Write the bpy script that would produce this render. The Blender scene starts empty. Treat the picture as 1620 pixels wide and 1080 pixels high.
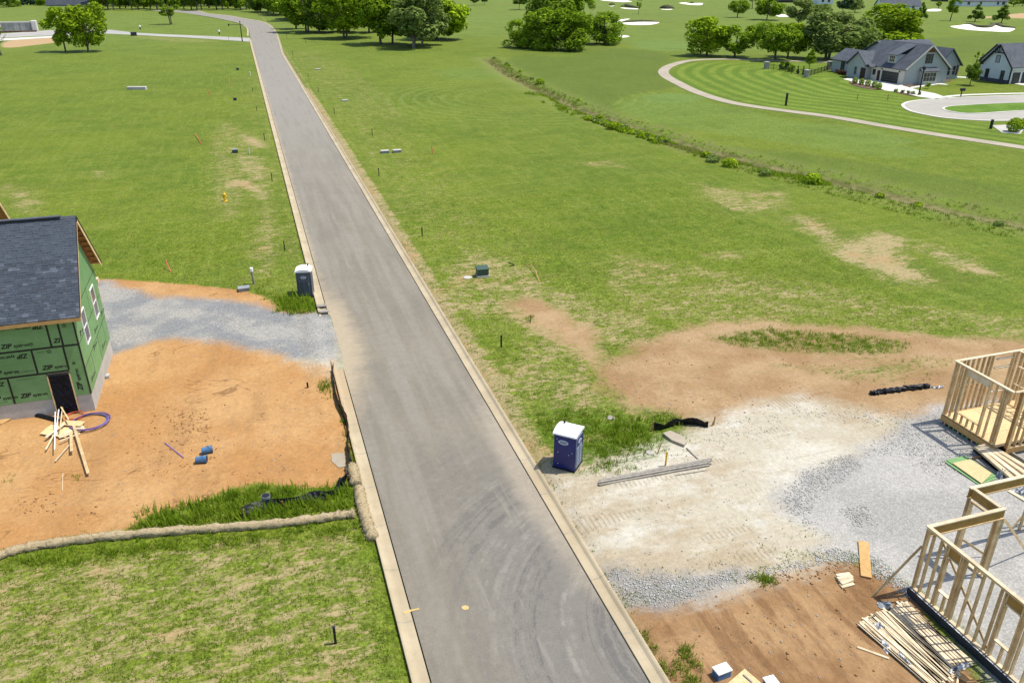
import bpy, bmesh, math, random
import numpy as np
from mathutils import Vector, Matrix
from mathutils.geometry import tessellate_polygon

sc = bpy.context.scene
COL = sc.collection
rnd = random.Random(7)
nrs = np.random.RandomState(11)

# ------------------------------------------------------------------ camera, sky, sun, exposure
CAM_H, FPX, PITCH = 22.7, 1260.0, math.atan2(592.0, 1260.0)
YAW = math.radians(17.727)                      # the camera looks this far to the right of the road's direction
cam_data = bpy.data.cameras.new('camera')
cam_data.sensor_width = 36.0
cam_data.lens = 36.0 * FPX / 1620.0
cam_data.clip_start, cam_data.clip_end = 0.5, 6000.0
cam = bpy.data.objects.new('camera', cam_data)
COL.objects.link(cam)
cam.location = (0, 0, CAM_H)
cam.rotation_euler = (math.pi / 2 - PITCH, 0, -YAW)
sc.camera = cam

SUN_EL = math.radians(66.0)
SUN_DIR = Vector((0.985, -0.17, 0)).normalized()   # horizontal direction towards the sun
world = bpy.data.worlds.new('World')
sc.world = world
world.use_nodes = True
wn = world.node_tree
wn.nodes.clear()
sky = wn.nodes.new('ShaderNodeTexSky')
sky.sky_type = 'NISHITA'
sky.sun_disc = False
sky.sun_elevation = SUN_EL
sky.sun_rotation = math.atan2(SUN_DIR.x, SUN_DIR.y)
sky.air_density, sky.dust_density, sky.ozone_density = 1.0, 1.2, 1.0
bg = wn.nodes.new('ShaderNodeBackground')
bg.inputs['Strength'].default_value = 0.15
wo = wn.nodes.new('ShaderNodeOutputWorld')
wn.links.new(sky.outputs[0], bg.inputs[0])
wn.links.new(bg.outputs[0], wo.inputs[0])
sun_data = bpy.data.lights.new('sun', 'SUN')
sun_data.energy = 4.1
sun_data.angle = math.radians(0.5)
sun_data.color = (1.0, 0.94, 0.83)
sun = bpy.data.objects.new('sun', sun_data)
COL.objects.link(sun)
sv = Vector((SUN_DIR.x * math.cos(SUN_EL), SUN_DIR.y * math.cos(SUN_EL), math.sin(SUN_EL)))
sun.rotation_euler = sv.to_track_quat('Z', 'Y').to_euler()
sun.location = (60, 0, 120)
sc.view_settings.view_transform = 'Standard'
sc.view_settings.look = 'None'
sc.view_settings.exposure = 0.5
sc.view_settings.gamma = 1.0
sc.view_settings.use_curve_mapping = False

# ------------------------------------------------------------------ from a photo point to a place on the ground
_E1 = (math.cos(YAW), math.sin(YAW)); _E2 = (-math.sin(YAW), math.cos(YAW))
def ray(px, py):
    u, v = (px - 810) / FPX, (py - 540) / FPX
    x, y, z = u, math.cos(PITCH) - v * math.sin(PITCH), -math.sin(PITCH) - v * math.cos(PITCH)
    return (x * _E1[0] + y * _E1[1], x * _E2[0] + y * _E2[1], z)
def G(px, py, z=0.0):
    r = ray(px, py); t = (z - CAM_H) / r[2]
    return (r[0] * t, r[1] * t, z)
def G2(px, py, z=0.0): return G(px, py, z)[:2]
def onX(px, py, X):
    r = ray(px, py); t = X / r[0]
    return (X, r[1] * t, CAM_H + r[2] * t)
def onY(px, py, Y):
    r = ray(px, py); t = Y / r[1]
    return (r[0] * t, Y, CAM_H + r[2] * t)
def depth(x, y, z=0):
    return (x * _E1[1] + y * _E2[1]) * math.cos(PITCH) + (CAM_H - z) * math.sin(PITCH)

# ------------------------------------------------------------------ mesh helpers
class MB:
    def __init__(s): s.v = []; s.f = []
    def add(s, vs, fs):
        n = len(s.v); s.v.extend([tuple(p) for p in vs]); s.f.extend([tuple(i + n for i in f) for f in fs]); return s
    def box(s, x0, x1, y0, y1, z0, z1):
        return s.add([(x0,y0,z0),(x1,y0,z0),(x1,y1,z0),(x0,y1,z0),(x0,y0,z1),(x1,y0,z1),(x1,y1,z1),(x0,y1,z1)],
                     [(3,2,1,0),(4,5,6,7),(0,1,5,4),(1,2,6,5),(2,3,7,6),(3,0,4,7)])
    def beam(s, p0, p1, w, h, up=(0,0,1)):
        p0, p1 = Vector(p0), Vector(p1); d = (p1 - p0).normalized(); up = Vector(up)
        if abs(d.dot(up)) > 0.98: up = Vector((0, 1, 0))
        sd = d.cross(up).normalized() * (w / 2); u = sd.cross(d).normalized() * (h / 2)
        vs = [p + a * sd + b * u for p in (p0, p1) for a, b in ((-1,-1),(1,-1),(1,1),(-1,1))]
        return s.add(vs, [(0,3,2,1),(4,5,6,7),(0,1,5,4),(1,2,6,5),(2,3,7,6),(3,0,4,7)])
    def tube(s, pts, r, seg=8, r1=None, cap=True):
        pts = [Vector(p) for p in pts]; n = len(pts); rings = []
        for i, p in enumerate(pts):
            d = (pts[min(i+1, n-1)] - pts[max(i-1, 0)]).normalized()
            a = d.cross(Vector((0,0,1)) if abs(d.z) < 0.9 else Vector((1,0,0))).normalized(); b = d.cross(a)
            rr = r if r1 is None else r + (r1 - r) * i / max(1, n - 1)
            if callable(r): rr = r(i)
            rings.append([p + (a * math.cos(t) + b * math.sin(t)) * rr for t in [2*math.pi*k/seg for k in range(seg)]])
        vs = [q for ring in rings for q in ring]
        fs = [(i*seg+k, i*seg+(k+1)%seg, (i+1)*seg+(k+1)%seg, (i+1)*seg+k) for i in range(n-1) for k in range(seg)]
        if cap: fs += [tuple(range(seg))[::-1], tuple((n-1)*seg + k for k in range(seg))]
        return s.add(vs, fs)
    def prism(s, poly, z0, z1):
        n = len(poly); area = sum(poly[i][0]*poly[(i+1)%n][1]-poly[(i+1)%n][0]*poly[i][1] for i in range(n))
        if area < 0: poly = poly[::-1]
        tris = tessellate_polygon([[Vector((p[0], p[1], 0)) for p in poly]])
        vs = [(p[0], p[1], z0) for p in poly] + [(p[0], p[1], z1) for p in poly]
        fs = []
        for t in tris:
            a, b, c = t
            cr = (poly[b][0]-poly[a][0])*(poly[c][1]-poly[a][1])-(poly[b][1]-poly[a][1])*(poly[c][0]-poly[a][0])
            if cr < 0: a, c = c, a
            fs.append((a+n, b+n, c+n))
        fs += [(i, (i+1)%n, (i+1)%n+n, i+n) for i in range(n)]
        return s.add(vs, fs)
    def slab(s, quad, th):                       # a plate: four corners and a thickness downwards along its normal
        q = [Vector(p) for p in quad]; nrm = (q[1]-q[0]).cross(q[3]-q[0]).normalized()
        if nrm.z < 0: q = q[::-1]; nrm = -nrm
        vs = q + [p - nrm * th for p in q]
        return s.add(vs, [(0,1,2,3),(7,6,5,4),(4,5,1,0),(5,6,2,1),(6,7,3,2),(7,4,0,3)])
    def lathe(s, prof, c=(0,0,0), seg=12):
        vs = [(c[0]+r*math.cos(2*math.pi*k/seg), c[1]+r*math.sin(2*math.pi*k/seg), c[2]+z) for r, z in prof for k in range(seg)]
        fs = [(i*seg+k, i*seg+(k+1)%seg, (i+1)*seg+(k+1)%seg, (i+1)*seg+k) for i in range(len(prof)-1) for k in range(seg)]
        fs += [tuple(range(seg))[::-1], tuple((len(prof)-1)*seg+k for k in range(seg))]
        return s.add(vs, fs)
    def build(s, name, mat, parent=None, smooth=False, local=False, bevel=0):
        off = Vector((0,0,0))
        if parent is not None and not local:
            p = parent
            while p is not None: off += Vector(p.location); p = p.parent
        me = bpy.data.meshes.new(name)
        me.from_pydata([tuple(Vector(v) - off) for v in s.v], [], s.f)
        if smooth: me.polygons.foreach_set('use_smooth', [True]*len(me.polygons))
        me.update()
        return put(name, me, mat, parent, bevel)
def put(name, me, mat, parent=None, bevel=0):
    if mat is not None and not me.materials: me.materials.append(mat)
    o = bpy.data.objects.new(name, me); COL.objects.link(o)
    if parent is not None: o.parent = parent
    if bevel:
        b = o.modifiers.new('edge', 'BEVEL'); b.width = bevel; b.segments = 2; b.limit_method = 'ANGLE'
    return o
def tag(o, label=None, cat=None, group=None, kind=None):
    for k, v in (('label', label), ('category', cat), ('group', group), ('kind', kind)):
        if v: o[k] = v
    return o
def thing(name, label, cat, loc=(0,0,0), rz=0.0, group=None):
    o = bpy.data.objects.new(name, None); COL.objects.link(o)
    o.empty_display_size = 0.3
    o.location = loc; o.rotation_euler = (0, 0, rz)
    return tag(o, label, cat, group)
def copy_tree(o, parent=None):
    c = o.copy(); COL.objects.link(c)
    if parent is not None: c.parent = parent
    for ch in list(o.children): copy_tree(ch, c)
    return c
def np_mesh(name, verts, faces, attrs=None, smooth=False):
    me = bpy.data.meshes.new(name); nv, nf, k = len(verts), len(faces), faces.shape[1]
    me.vertices.add(nv); me.vertices.foreach_set('co', np.asarray(verts, np.float32).ravel())
    me.loops.add(nf * k); me.loops.foreach_set('vertex_index', np.asarray(faces, np.int32).ravel())
    me.polygons.add(nf); me.polygons.foreach_set('loop_start', np.arange(0, nf*k, k, dtype=np.int32))
    if smooth: me.polygons.foreach_set('use_smooth', np.ones(nf, bool))
    for an, av in (attrs or {}).items():
        a = me.attributes.new(an, 'FLOAT', 'POINT'); a.data.foreach_set('value', np.asarray(av, np.float32).ravel())
    me.update(calc_edges=True); me.validate()
    return me
def curve_pts(pts, n=6, closed=False):           # Catmull-Rom through 2-D points
    P = [np.array(p, float) for p in pts]; m = len(P); out = []
    for i in range(m if closed else m - 1):
        if closed: a, b, c, d = P[(i-1)%m], P[i], P[(i+1)%m], P[(i+2)%m]
        else: a, b, c, d = P[max(i-1,0)], P[i], P[i+1], P[min(i+2,m-1)]
        for k in range(n):
            t = k / n
            out.append(tuple(0.5*((2*b)+(-a+c)*t+(2*a-5*b+4*c-d)*t*t+(-a+3*b-3*c+d)*t**3)))
    if not closed: out.append(tuple(P[-1]))
    return out

# ------------------------------------------------------------------ materials
class NT:
    def __init__(s, name):
        s.m = bpy.data.materials.new(name); s.m.use_nodes = True; s.t = s.m.node_tree
        s.bsdf = s.t.nodes['Principled BSDF']; s.pos = s.new('ShaderNodeNewGeometry').outputs['Position']
    def new(s, ty, **kw):
        n = s.t.nodes.new(ty)
        for k, v in kw.items(): setattr(n, k, v)
        return n
    def put(s, sock, v):
        if hasattr(v, 'is_output') or isinstance(v, bpy.types.NodeSocket): s.t.links.new(v, sock)
        else:
            if sock.type == 'RGBA' and not isinstance(v, (int, float)) and len(v) == 3: v = (*v, 1)
            sock.default_value = v
    def obj(s): return s.new('ShaderNodeTexCoord').outputs['Object']
    def scale(s, vec, sc_, rot=0.0):
        n = s.new('ShaderNodeMapping'); s.put(n.inputs['Vector'], vec); n.inputs['Scale'].default_value = sc_; n.inputs['Rotation'].default_value = (0,0,rot)
        return n.outputs[0]
    def noise(s, scale, detail=3, rough=0.55, vec=None, dist=0.0):
        n = s.new('ShaderNodeTexNoise'); s.put(n.inputs['Vector'], vec if vec is not None else s.pos)
        n.inputs['Scale'].default_value = scale; n.inputs['Detail'].default_value = detail; n.inputs['Roughness'].default_value = rough; n.inputs['Distortion'].default_value = dist
        return n.outputs['Fac']
    def voro(s, scale, vec=None, feature='F1', out='Distance'):
        n = s.new('ShaderNodeTexVoronoi', feature=feature); s.put(n.inputs['Vector'], vec if vec is not None else s.pos); n.inputs['Scale'].default_value = scale
        return n.outputs[out]
    def math(s, op, a, b=0.0, c=None):
        n = s.new('ShaderNodeMath', operation=op); s.put(n.inputs[0], a); s.put(n.inputs[1], b)
        if c is not None: s.put(n.inputs[2], c)
        return n.outputs[0]
    def rng(s, v, a, b, c=0.0, d=1.0, smooth=True):
        n = s.new('ShaderNodeMapRange', interpolation_type='SMOOTHSTEP' if smooth else 'LINEAR')
        for i, x in enumerate((v, a, b, c, d)): s.put(n.inputs[i], x)
        return n.outputs[0]
    def mix(s, f, a, b, blend='MIX'):
        n = s.new('ShaderNodeMix', data_type='RGBA', blend_type=blend); s.put(n.inputs[0], f); s.put(n.inputs[6], a); s.put(n.inputs[7], b)
        return n.outputs[2]
    def attr(s, name):
        n = s.new('ShaderNodeAttribute'); n.attribute_name = name; return n.outputs['Fac']
    def rand(s): return s.new('ShaderNodeObjectInfo').outputs['Random']
    def mul(s, col, fac):                        # colour times a value
        n = s.new('ShaderNodeVectorMath', operation='SCALE'); s.put(n.inputs[0], col); s.put(n.inputs['Scale'], fac); return n.outputs[0]
    def bump(s, h, strength=0.5, dist=0.05):
        n = s.new('ShaderNodeBump'); s.put(n.inputs['Height'], h); n.inputs['Strength'].default_value = strength; n.inputs['Distance'].default_value = dist
        s.t.links.new(n.outputs[0], s.bsdf.inputs['Normal'])
    def fin(s, col, rough=0.9, spec=0.3, metal=0.0):
        s.put(s.bsdf.inputs['Base Color'], col); s.put(s.bsdf.inputs['Roughness'], rough); s.bsdf.inputs['Specular IOR Level'].default_value = spec; s.bsdf.inputs['Metallic'].default_value = metal
        return s.m
def pm(name, col, col2=None, scale=3.0, rough=0.8, var=0.25, rand=0.0, bump=0.0, spec=0.3, metal=0.0, stretch=None):
    n = NT(name); vec = n.obj()
    if stretch: vec = n.scale(vec, stretch)
    f = n.noise(scale, 4, 0.6, vec)
    c = n.mix(n.rng(f, 0.35, 0.65), col, col2 if col2 else tuple(x * (1 - var) for x in col))
    v = n.rng(n.noise(scale * 7, 3, 0.6, vec), 0.25, 0.75, 1 - var * 0.5, 1 + var * 0.5, False)
    if rand: v = n.math('MULTIPLY', v, n.rng(n.rand(), 0, 1, 1 - rand, 1 + rand, False))
    if bump: n.bump(f, bump, 0.03)
    return n.fin(n.mul(c, v), rough, spec, metal)

M = {}
M['lumber'] = pm('lumber', (0.46, 0.32, 0.155), (0.58, 0.435, 0.24), 2.6, 0.75, 0.28, 0.22)
M['lumber_pale'] = pm('lumber_pale', (0.53, 0.42, 0.265), (0.64, 0.53, 0.36), 2.6, 0.75, 0.24, 0.20)
M['osb'] = pm('osb', (0.52, 0.37, 0.18), (0.62, 0.46, 0.25), 9.0, 0.8, 0.25, 0.08)
M['wood_brown'] = pm('wood_brown', (0.30, 0.16, 0.055), (0.40, 0.23, 0.09), 3.0, 0.8, 0.25, 0.1)
M['wood_orange'] = pm('wood_orange', (0.42, 0.25, 0.09), (0.48, 0.30, 0.12), 4.0, 0.8, 0.2)
M['wood_grey'] = pm('wood_grey', (0.22, 0.20, 0.17), (0.30, 0.275, 0.23), 5.0, 0.9, 0.3, 0.15)
M['beam_dark'] = pm('beam_dark', (0.27, 0.16, 0.035), (0.33, 0.20, 0.05), 3.0, 0.7, 0.2)
M['concrete'] = pm('concrete', (0.36, 0.345, 0.31), (0.42, 0.40, 0.36), 0.9, 0.9, 0.15, bump=0.1)
M['concrete_white'] = pm('concrete_white', (0.50, 0.48, 0.42), (0.56, 0.54, 0.48), 0.3, 0.9, 0.12)
M['path'] = pm('path', (0.29, 0.25, 0.185), (0.34, 0.295, 0.225), 0.25, 0.9, 0.15)
M['tar'] = pm('tar', (0.018, 0.022, 0.028), (0.03, 0.036, 0.045), 2.0, 0.55, 0.3)
M['black'] = pm('black', (0.012, 0.012, 0.014), None, 3.0, 0.6, 0.3)
M['fabric_black'] = pm('fabric_black', (0.003, 0.004, 0.006), (0.008, 0.010, 0.014), 5.0, 0.45, 0.3, bump=0.6, spec=0.22)
M['plastic_dark'] = pm('plastic_dark', (0.003, 0.004, 0.008), (0.006, 0.009, 0.018), 2.5, 0.3, 0.4, bump=0.3, spec=0.14)
M['white'] = pm('white', (0.78, 0.78, 0.77), None, 1.5, 0.5, 0.08)
M['wrap'] = pm('wrap', (0.62, 0.64, 0.66), (0.06, 0.07, 0.09), 7.0, 0.4, 0.2, bump=0.5)
M['glass'] = pm('glass', (0.03, 0.035, 0.04), (0.08, 0.085, 0.09), 0.7, 0.15, 0.2, spec=0.4)
M['tape'] = pm('tape', (0.010, 0.011, 0.010), (0.022, 0.024, 0.022), 6.0, 0.5, 0.3)
M['print'] = pm('print', (0.012, 0.016, 0.012), None, 3.0, 0.6, 0.1)
M['green_box'] = pm('green_box', (0.05, 0.085, 0.06), None, 2.0, 0.45, 0.15)
M['steel'] = pm('steel', (0.24, 0.26, 0.27), None, 2.0, 0.5, 0.2)
M['yellow'] = pm('yellow', (0.70, 0.42, 0.02), None, 3.0, 0.5, 0.15)
M['red'] = pm('red', (0.50, 0.09, 0.05), None, 3.0, 0.6, 0.2)
M['brass'] = pm('brass', (0.55, 0.40, 0.16), None, 3.0, 0.35, 0.1)
M['navy'] = pm('navy', (0.003, 0.010, 0.100), (0.005, 0.014, 0.135), 1.2, 0.32, 0.2, spec=0.5)
M['navy_panel'] = pm('navy_panel', (0.17, 0.20, 0.28), (0.22, 0.25, 0.33), 1.2, 0.45, 0.15)
M['potty_grey'] = pm('potty_grey', (0.055, 0.065, 0.085), (0.08, 0.092, 0.115), 1.2, 0.45, 0.2)
M['potty_grey_light'] = pm('potty_grey_light', (0.11, 0.125, 0.15), None, 1.2, 0.45, 0.15)
M['badge'] = pm('badge', (0.42, 0.47, 0.55), None, 1.2, 0.4, 0.1)
M['blue'] = pm('blue', (0.05, 0.12, 0.24), (0.08, 0.17, 0.30), 3.0, 0.45, 0.2)
M['pipe_blue'] = pm('pipe_blue', (0.05, 0.12, 0.42), None, 3.0, 0.4, 0.15)
M['pipe_purple'] = pm('pipe_purple', (0.20, 0.12, 0.28), None, 3.0, 0.4, 0.15)
M['sheath'] = pm('sheath', (0.062, 0.20, 0.062), (0.082, 0.235, 0.080), 1.3, 0.7, 0.15, 0.10)
M['sheath_light'] = pm('sheath_light', (0.16, 0.32, 0.15), (0.19, 0.355, 0.18), 1.3, 0.7, 0.12, 0.06)
M['sand'] = pm('sand', (0.66, 0.62, 0.53), (0.72, 0.68, 0.59), 0.2, 0.95, 0.1)
M['straw_log'] = pm('straw_log', (0.29, 0.225, 0.125), (0.37, 0.30, 0.185), 9.0, 0.95, 0.5, bump=1.0, stretch=(1, 1, 2))
M['roof_far'] = pm('roof_far', (0.055, 0.064, 0.080), (0.078, 0.088, 0.105), 0.8, 0.85, 0.2)
M['wall_grey'] = pm('wall_grey', (0.33, 0.36, 0.36), None, 0.5, 0.8, 0.06)
M['wall_white'] = pm('wall_white', (0.60, 0.65, 0.68), None, 0.5, 0.8, 0.06)
M['trim_cream'] = pm('trim_cream', (0.52, 0.49, 0.42), None, 0.5, 0.7, 0.06)
M['door_dark'] = pm('door_dark', (0.020, 0.022, 0.022), (0.035, 0.036, 0.034), 1.0, 0.5, 0.2)
M['door_red'] = pm('door_red', (0.030, 0.012, 0.012), None, 1.0, 0.5, 0.2)
M['gable_wood'] = pm('gable_wood', (0.13, 0.055, 0.03), None, 2.0, 0.7, 0.2)
M['stone'] = pm('stone', (0.24, 0.22, 0.19), (0.38, 0.35, 0.30), 2.5, 0.9, 0.3, bump=0.5)
M['mulch'] = pm('mulch', (0.085, 0.05, 0.035), (0.13, 0.08, 0.055), 1.5, 0.95, 0.3)
M['bark'] = pm('bark', (0.075, 0.06, 0.048), (0.13, 0.11, 0.09), 2.0, 0.95, 0.3)
M['bark_pale'] = pm('bark_pale', (0.22, 0.20, 0.17), (0.13, 0.115, 0.10), 1.0, 0.95, 0.3)
M['rock'] = pm('rock', (0.41, 0.40, 0.37), (0.33, 0.32, 0.295), 2.0, 0.9, 0.2, 0.2)

def leaf_mat(name, a, b, trans=0.35):
    n = NT(name); n.t.nodes.remove(n.bsdf)
    f = n.noise(0.55, 3, 0.6)
    v = n.math('MULTIPLY', n.rng(n.attr('tone'), 0, 1, 0.55, 1.4, False), n.rng(n.rand(), 0, 1, 0.85, 1.15, False))
    col = n.mul(n.mix(n.rng(f, 0.35, 0.65), a, b), v)
    d = n.new('ShaderNodeBsdfDiffuse'); n.put(d.inputs[0], col)
    t = n.new('ShaderNodeBsdfTranslucent'); n.put(t.inputs[0], n.mix(0.5, col, (0.14, 0.22, 0.01)))
    mx = n.new('ShaderNodeMixShader'); mx.inputs[0].default_value = trans
    n.t.links.new(d.outputs[0], mx.inputs[1]); n.t.links.new(t.outputs[0], mx.inputs[2])
    n.t.links.new(mx.outputs[0], n.t.nodes['Material Output'].inputs['Surface'])
    return n.m
M['leaf_bright'] = leaf_mat('leaf_bright', (0.215, 0.335, 0.014), (0.28, 0.395, 0.02))
M['leaf_mid'] = leaf_mat('leaf_mid', (0.155, 0.26, 0.016), (0.215, 0.325, 0.022))
M['leaf_dark'] = leaf_mat('leaf_dark', (0.085, 0.155, 0.018), (0.125, 0.205, 0.024))
M['leaf_olive'] = leaf_mat('leaf_olive', (0.145, 0.205, 0.05), (0.185, 0.245, 0.07))
M['leaf_blue'] = leaf_mat('leaf_blue', (0.035, 0.075, 0.045), (0.05, 0.10, 0.06))
M['leaf_red'] = leaf_mat('leaf_red', (0.05, 0.016, 0.018), (0.08, 0.025, 0.025))
M['grass_blade'] = leaf_mat('grass_blade', (0.125, 0.20, 0.018), (0.16, 0.235, 0.025), 0.4)
M['weed_blade'] = leaf_mat('weed_blade', (0.17, 0.27, 0.018), (0.24, 0.33, 0.028), 0.5)
M['dry_blade'] = leaf_mat('dry_blade', (0.34, 0.28, 0.12), (0.25, 0.26, 0.07), 0.4)

# ------------------------------------------------------------------ the ground: one sheet with soil, gravel and turf fields
def world_poly(px, smooth=3): return curve_pts([G2(*p) for p in px], smooth, True)
def inside_dist(X, Y, poly, lim=6.0):            # signed distance in metres (positive inside), clipped at lim
    P = np.array(poly); out = np.full(X.shape, -lim, np.float32)
    m = (X > P[:,0].min()-lim) & (X < P[:,0].max()+lim) & (Y > P[:,1].min()-lim) & (Y < P[:,1].max()+lim)
    x, y = X[m], Y[m]
    if x.size == 0: return out
    d = np.full(x.shape, 1e9); ins = np.zeros(x.shape, bool); n = len(P)
    for i in range(n):
        (ax, ay), (bx, by) = P[i], P[(i+1) % n]
        ex, ey = bx-ax, by-ay; t = np.clip(((x-ax)*ex+(y-ay)*ey)/(ex*ex+ey*ey+1e-9), 0, 1)
        d = np.minimum(d, (x-ax-t*ex)**2+(y-ay-t*ey)**2)
        c = ((ay > y) != (by > y)); xi = ax+(y-ay)/(by-ay+1e-12)*ex; ins ^= c & (x < xi)
    d = np.sqrt(d); out[m] = np.clip(np.where(ins, d, -d), -lim, lim); return out
def line_dist(X, Y, pts, lim=60.0):
    P = np.array(pts); out = np.full(X.shape, lim, np.float32)
    m = (X > P[:,0].min()-lim) & (X < P[:,0].max()+lim) & (Y > P[:,1].min()-lim) & (Y < P[:,1].max()+lim)
    x, y = X[m], Y[m]; d = np.full(x.shape, 1e9)
    for i in range(len(P)-1):
        (ax, ay), (bx, by) = P[i], P[i+1]
        ex, ey = bx-ax, by-ay; t = np.clip(((x-ax)*ex+(y-ay)*ey)/(ex*ex+ey*ey+1e-9), 0, 1)
        d = np.minimum(d, (x-ax-t*ex)**2+(y-ay-t*ey)**2)
    out[m] = np.minimum(np.sqrt(d), lim); return out

CREEK = curve_pts([G2(*p) for p in [(770,92),(800,115),(850,140),(920,172),(980,193),(1040,212),(1110,234),(1200,258),(1300,280),(1400,305),(1500,329),(1640,358)]], 4)
CLAY = world_poly([(-60,440),(150,441),(230,445),(300,451),(360,458),(410,469),(448,490),(500,497),(530,560),(541,600),(552,650),(556,700),(552,750),(520,772),(440,772),(410,768),(360,778),(300,802),(235,818),(205,838),(120,848),(50,860),(0,870),(-60,880)])
GRAVEL_L = world_poly([(150,446),(215,461),(250,470),(320,474),(400,483),(440,493),(480,497),(522,493),(534,530),(537,572),(490,574),(440,562),(380,550),(320,541),(270,537),(230,545),(190,556),(160,562)])
CHALK_L = world_poly([(160,528),(230,505),(300,500),(240,520),(180,545)])
CHALK_L2 = world_poly([(470,545),(534,520),(548,600),(500,585),(462,568)])
TAN = world_poly([(945,585),(1000,552),(1060,526),(1130,509),(1200,509),(1330,516),(1480,531),(1660,548),(1660,650),(1480,668),(1380,672),(1300,660),(1200,670),(1130,692),(1085,680),(1060,655),(1000,650),(958,622)])
TAN2 = world_poly([(790,480),(850,470),(920,505),(960,540),(950,600),(900,560),(840,520)])
CHALK = world_poly([(872,768),(940,745),(1040,722),(1110,692),(1200,655),(1260,640),(1340,650),(1430,690),(1470,720),(1330,800),(1275,830),(1310,858),(1230,886),(1130,912),(1050,925),(960,915),(925,890)])
GRAVEL_R = world_poly([(1225,790),(1270,745),(1340,718),(1400,690),(1450,655),(1500,640),(1700,660),(1900,1200),(1640,1180),(1560,1060),(1470,950),(1430,925),(1400,905),(1360,885),(1285,872),(1318,855),(1270,828)])
DARK = world_poly([(990,965),(1060,952),(1120,925),(1190,912),(1280,890),(1345,888),(1400,915),(1450,938),(1480,1000),(1640,1250),(1180,1250),(1075,1110),(1030,1030)])
GRAVEL_D = world_poly([(952,908),(1000,904),(1060,914),(1120,912),(1180,908),(1105,945),(1050,966),(1012,966),(985,945)], 2)
POTTYG = world_poly([(845,655),(900,640),(1000,655),(1060,660),(1110,668),(1060,690),(1055,715),(1000,735),(930,750),(880,735),(850,715)])
GREENI = world_poly([(1120,537),(1200,521),(1300,525),(1440,543),(1400,562),(1300,560),(1200,552)])
SPARSE = world_poly([(1180,560),(1300,570),(1420,556),(1540,560),(1480,600),(1390,615),(1280,600),(1200,580)])
PATCHES = [([(1315,395),(1370,372),(1400,368),(1440,385),(1420,400),(1450,425),(1470,445),(1420,445),(1370,425),(1330,410)], 1.0),
           ([(1455,385),(1500,395),(1540,415),(1580,435),(1540,435),(1490,410)], 0.95),
           ([(1245,345),(1290,345),(1330,380),(1300,385),(1270,362)], 0.85), ([(1100,290),(1160,300),(1250,305),(1240,330),(1180,340),(1120,320)], 0.62),
           ([(1120,400),(1165,398),(1170,408),(1130,408)], 0.8), ([(690,450),(740,395),(800,405),(900,460),(1000,490),(1060,520),(960,560),(880,560),(790,510),(720,500)], 0.66),
           ([(830,540),(940,540),(950,600),(960,650),(880,660),(820,640),(780,580)], 0.62), ([(640,395),(690,440),(760,540),(860,650),(830,660),(740,550),(655,430)], 0.6),
           ([(470,80),(560,110),(640,180),(620,190),(540,170),(480,100)], 0.30), ([(960,400),(1100,420),(1300,450),(1420,480),(1300,510),(1050,515),(960,470)], 0.52),
           ([(380,215),(415,222),(420,235),(395,232)], 1.0), ([(360,285),(395,285),(425,305),(420,320),(385,300),(355,300)], 0.95), ([(370,245),(420,255),(425,290),(380,280)], 0.7),
           ([(410,330),(440,340),(445,420),(415,440),(400,380)], 0.66), ([(620,240),(720,260),(700,330),(620,330)], 0.10), ([(340,200),(400,215),(390,330),(330,330)], 0.48),
           ([(1250,470),(1440,480),(1620,500),(1620,540),(1440,520),(1260,500)], 0.5), ([(790,235),(900,260),(1000,265),(960,250),(830,228)], 0.5),
           ([(0,290),(30,295),(60,305),(70,335),(20,335)], 0.6), ([(140,272),(165,270),(160,285)], 0.7), ([(205,57),(280,60),(345,66),(270,66)], 0.85), ([(20,62),(60,58),(95,57),(95,65),(40,72),(10,74)], 0)]
PATCHES = [(world_poly(p), s) for p, s in PATCHES]
LOTLAWN = world_poly([(-80,900),(60,880),(200,865),(350,850),(500,838),(560,832),(592,860),(640,1060),(700,1300),(-200,1300)])
ROUGH = world_poly([(800,95),(840,88),(900,90),(1000,75),(1060,90),(1050,105),(1050,125),(1075,137),(1000,150),(970,165),(1010,195),(1100,225),(1080,235),(960,190),(850,140),(800,112)])
ROUGH2 = world_poly([(1100,225),(1200,235),(1300,245),(1450,270),(1640,310),(1640,360),(1500,330),(1300,282),(1150,250)])
DARKTURF = world_poly([(650,300),(800,250),(700,190),(560,130),(800,130),(1000,230),(1250,290),(1050,300),(850,330)])
TEES = [world_poly(p) for p in [[(1015,152),(1070,147),(1115,155),(1080,163),(1030,161)], [(1250,195),(1350,200),(1460,222),(1380,228),(1270,212)], [(975,165),(1040,150),(1110,160),(1230,185),(1460,235),(1400,250),(1200,220),(1030,195)]]]
PATHC = curve_pts([G2(*p) for p in [(1420,98),(1350,101),(1290,98),(1210,96),(1150,94),(1095,96),(1064,103),(1050,112),(1054,121),(1075,133),(1105,147),(1150,161),(1200,170),(1260,178),(1320,186),(1400,200),(1480,213),(1560,225),(1640,237)]], 5)
STRIPES = world_poly([(1068,110),(1100,99),(1200,99),(1290,102),(1340,122),(1400,140),(1428,158),(1430,172),(1455,185),(1560,197),(1640,200),(1640,234),(1480,211),(1320,184),(1200,167),(1110,146),(1070,128)])
LAWN_FAR = world_poly([(1440,152),(1520,135),(1540,128),(1640,140),(1640,146),(1560,147),(1500,152)])
ORANGE_FAR = world_poly([(1550,27),(1575,26),(1580,29),(1552,30)]), world_poly([(1590,24),(1640,20),(1640,30),(1600,29)]), world_poly([(5,68),(40,60),(94,58),(94,66),(60,71),(10,76)]), world_poly([(215,14.5),(250,16),(160,13.2),(150,12.2)])
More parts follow.
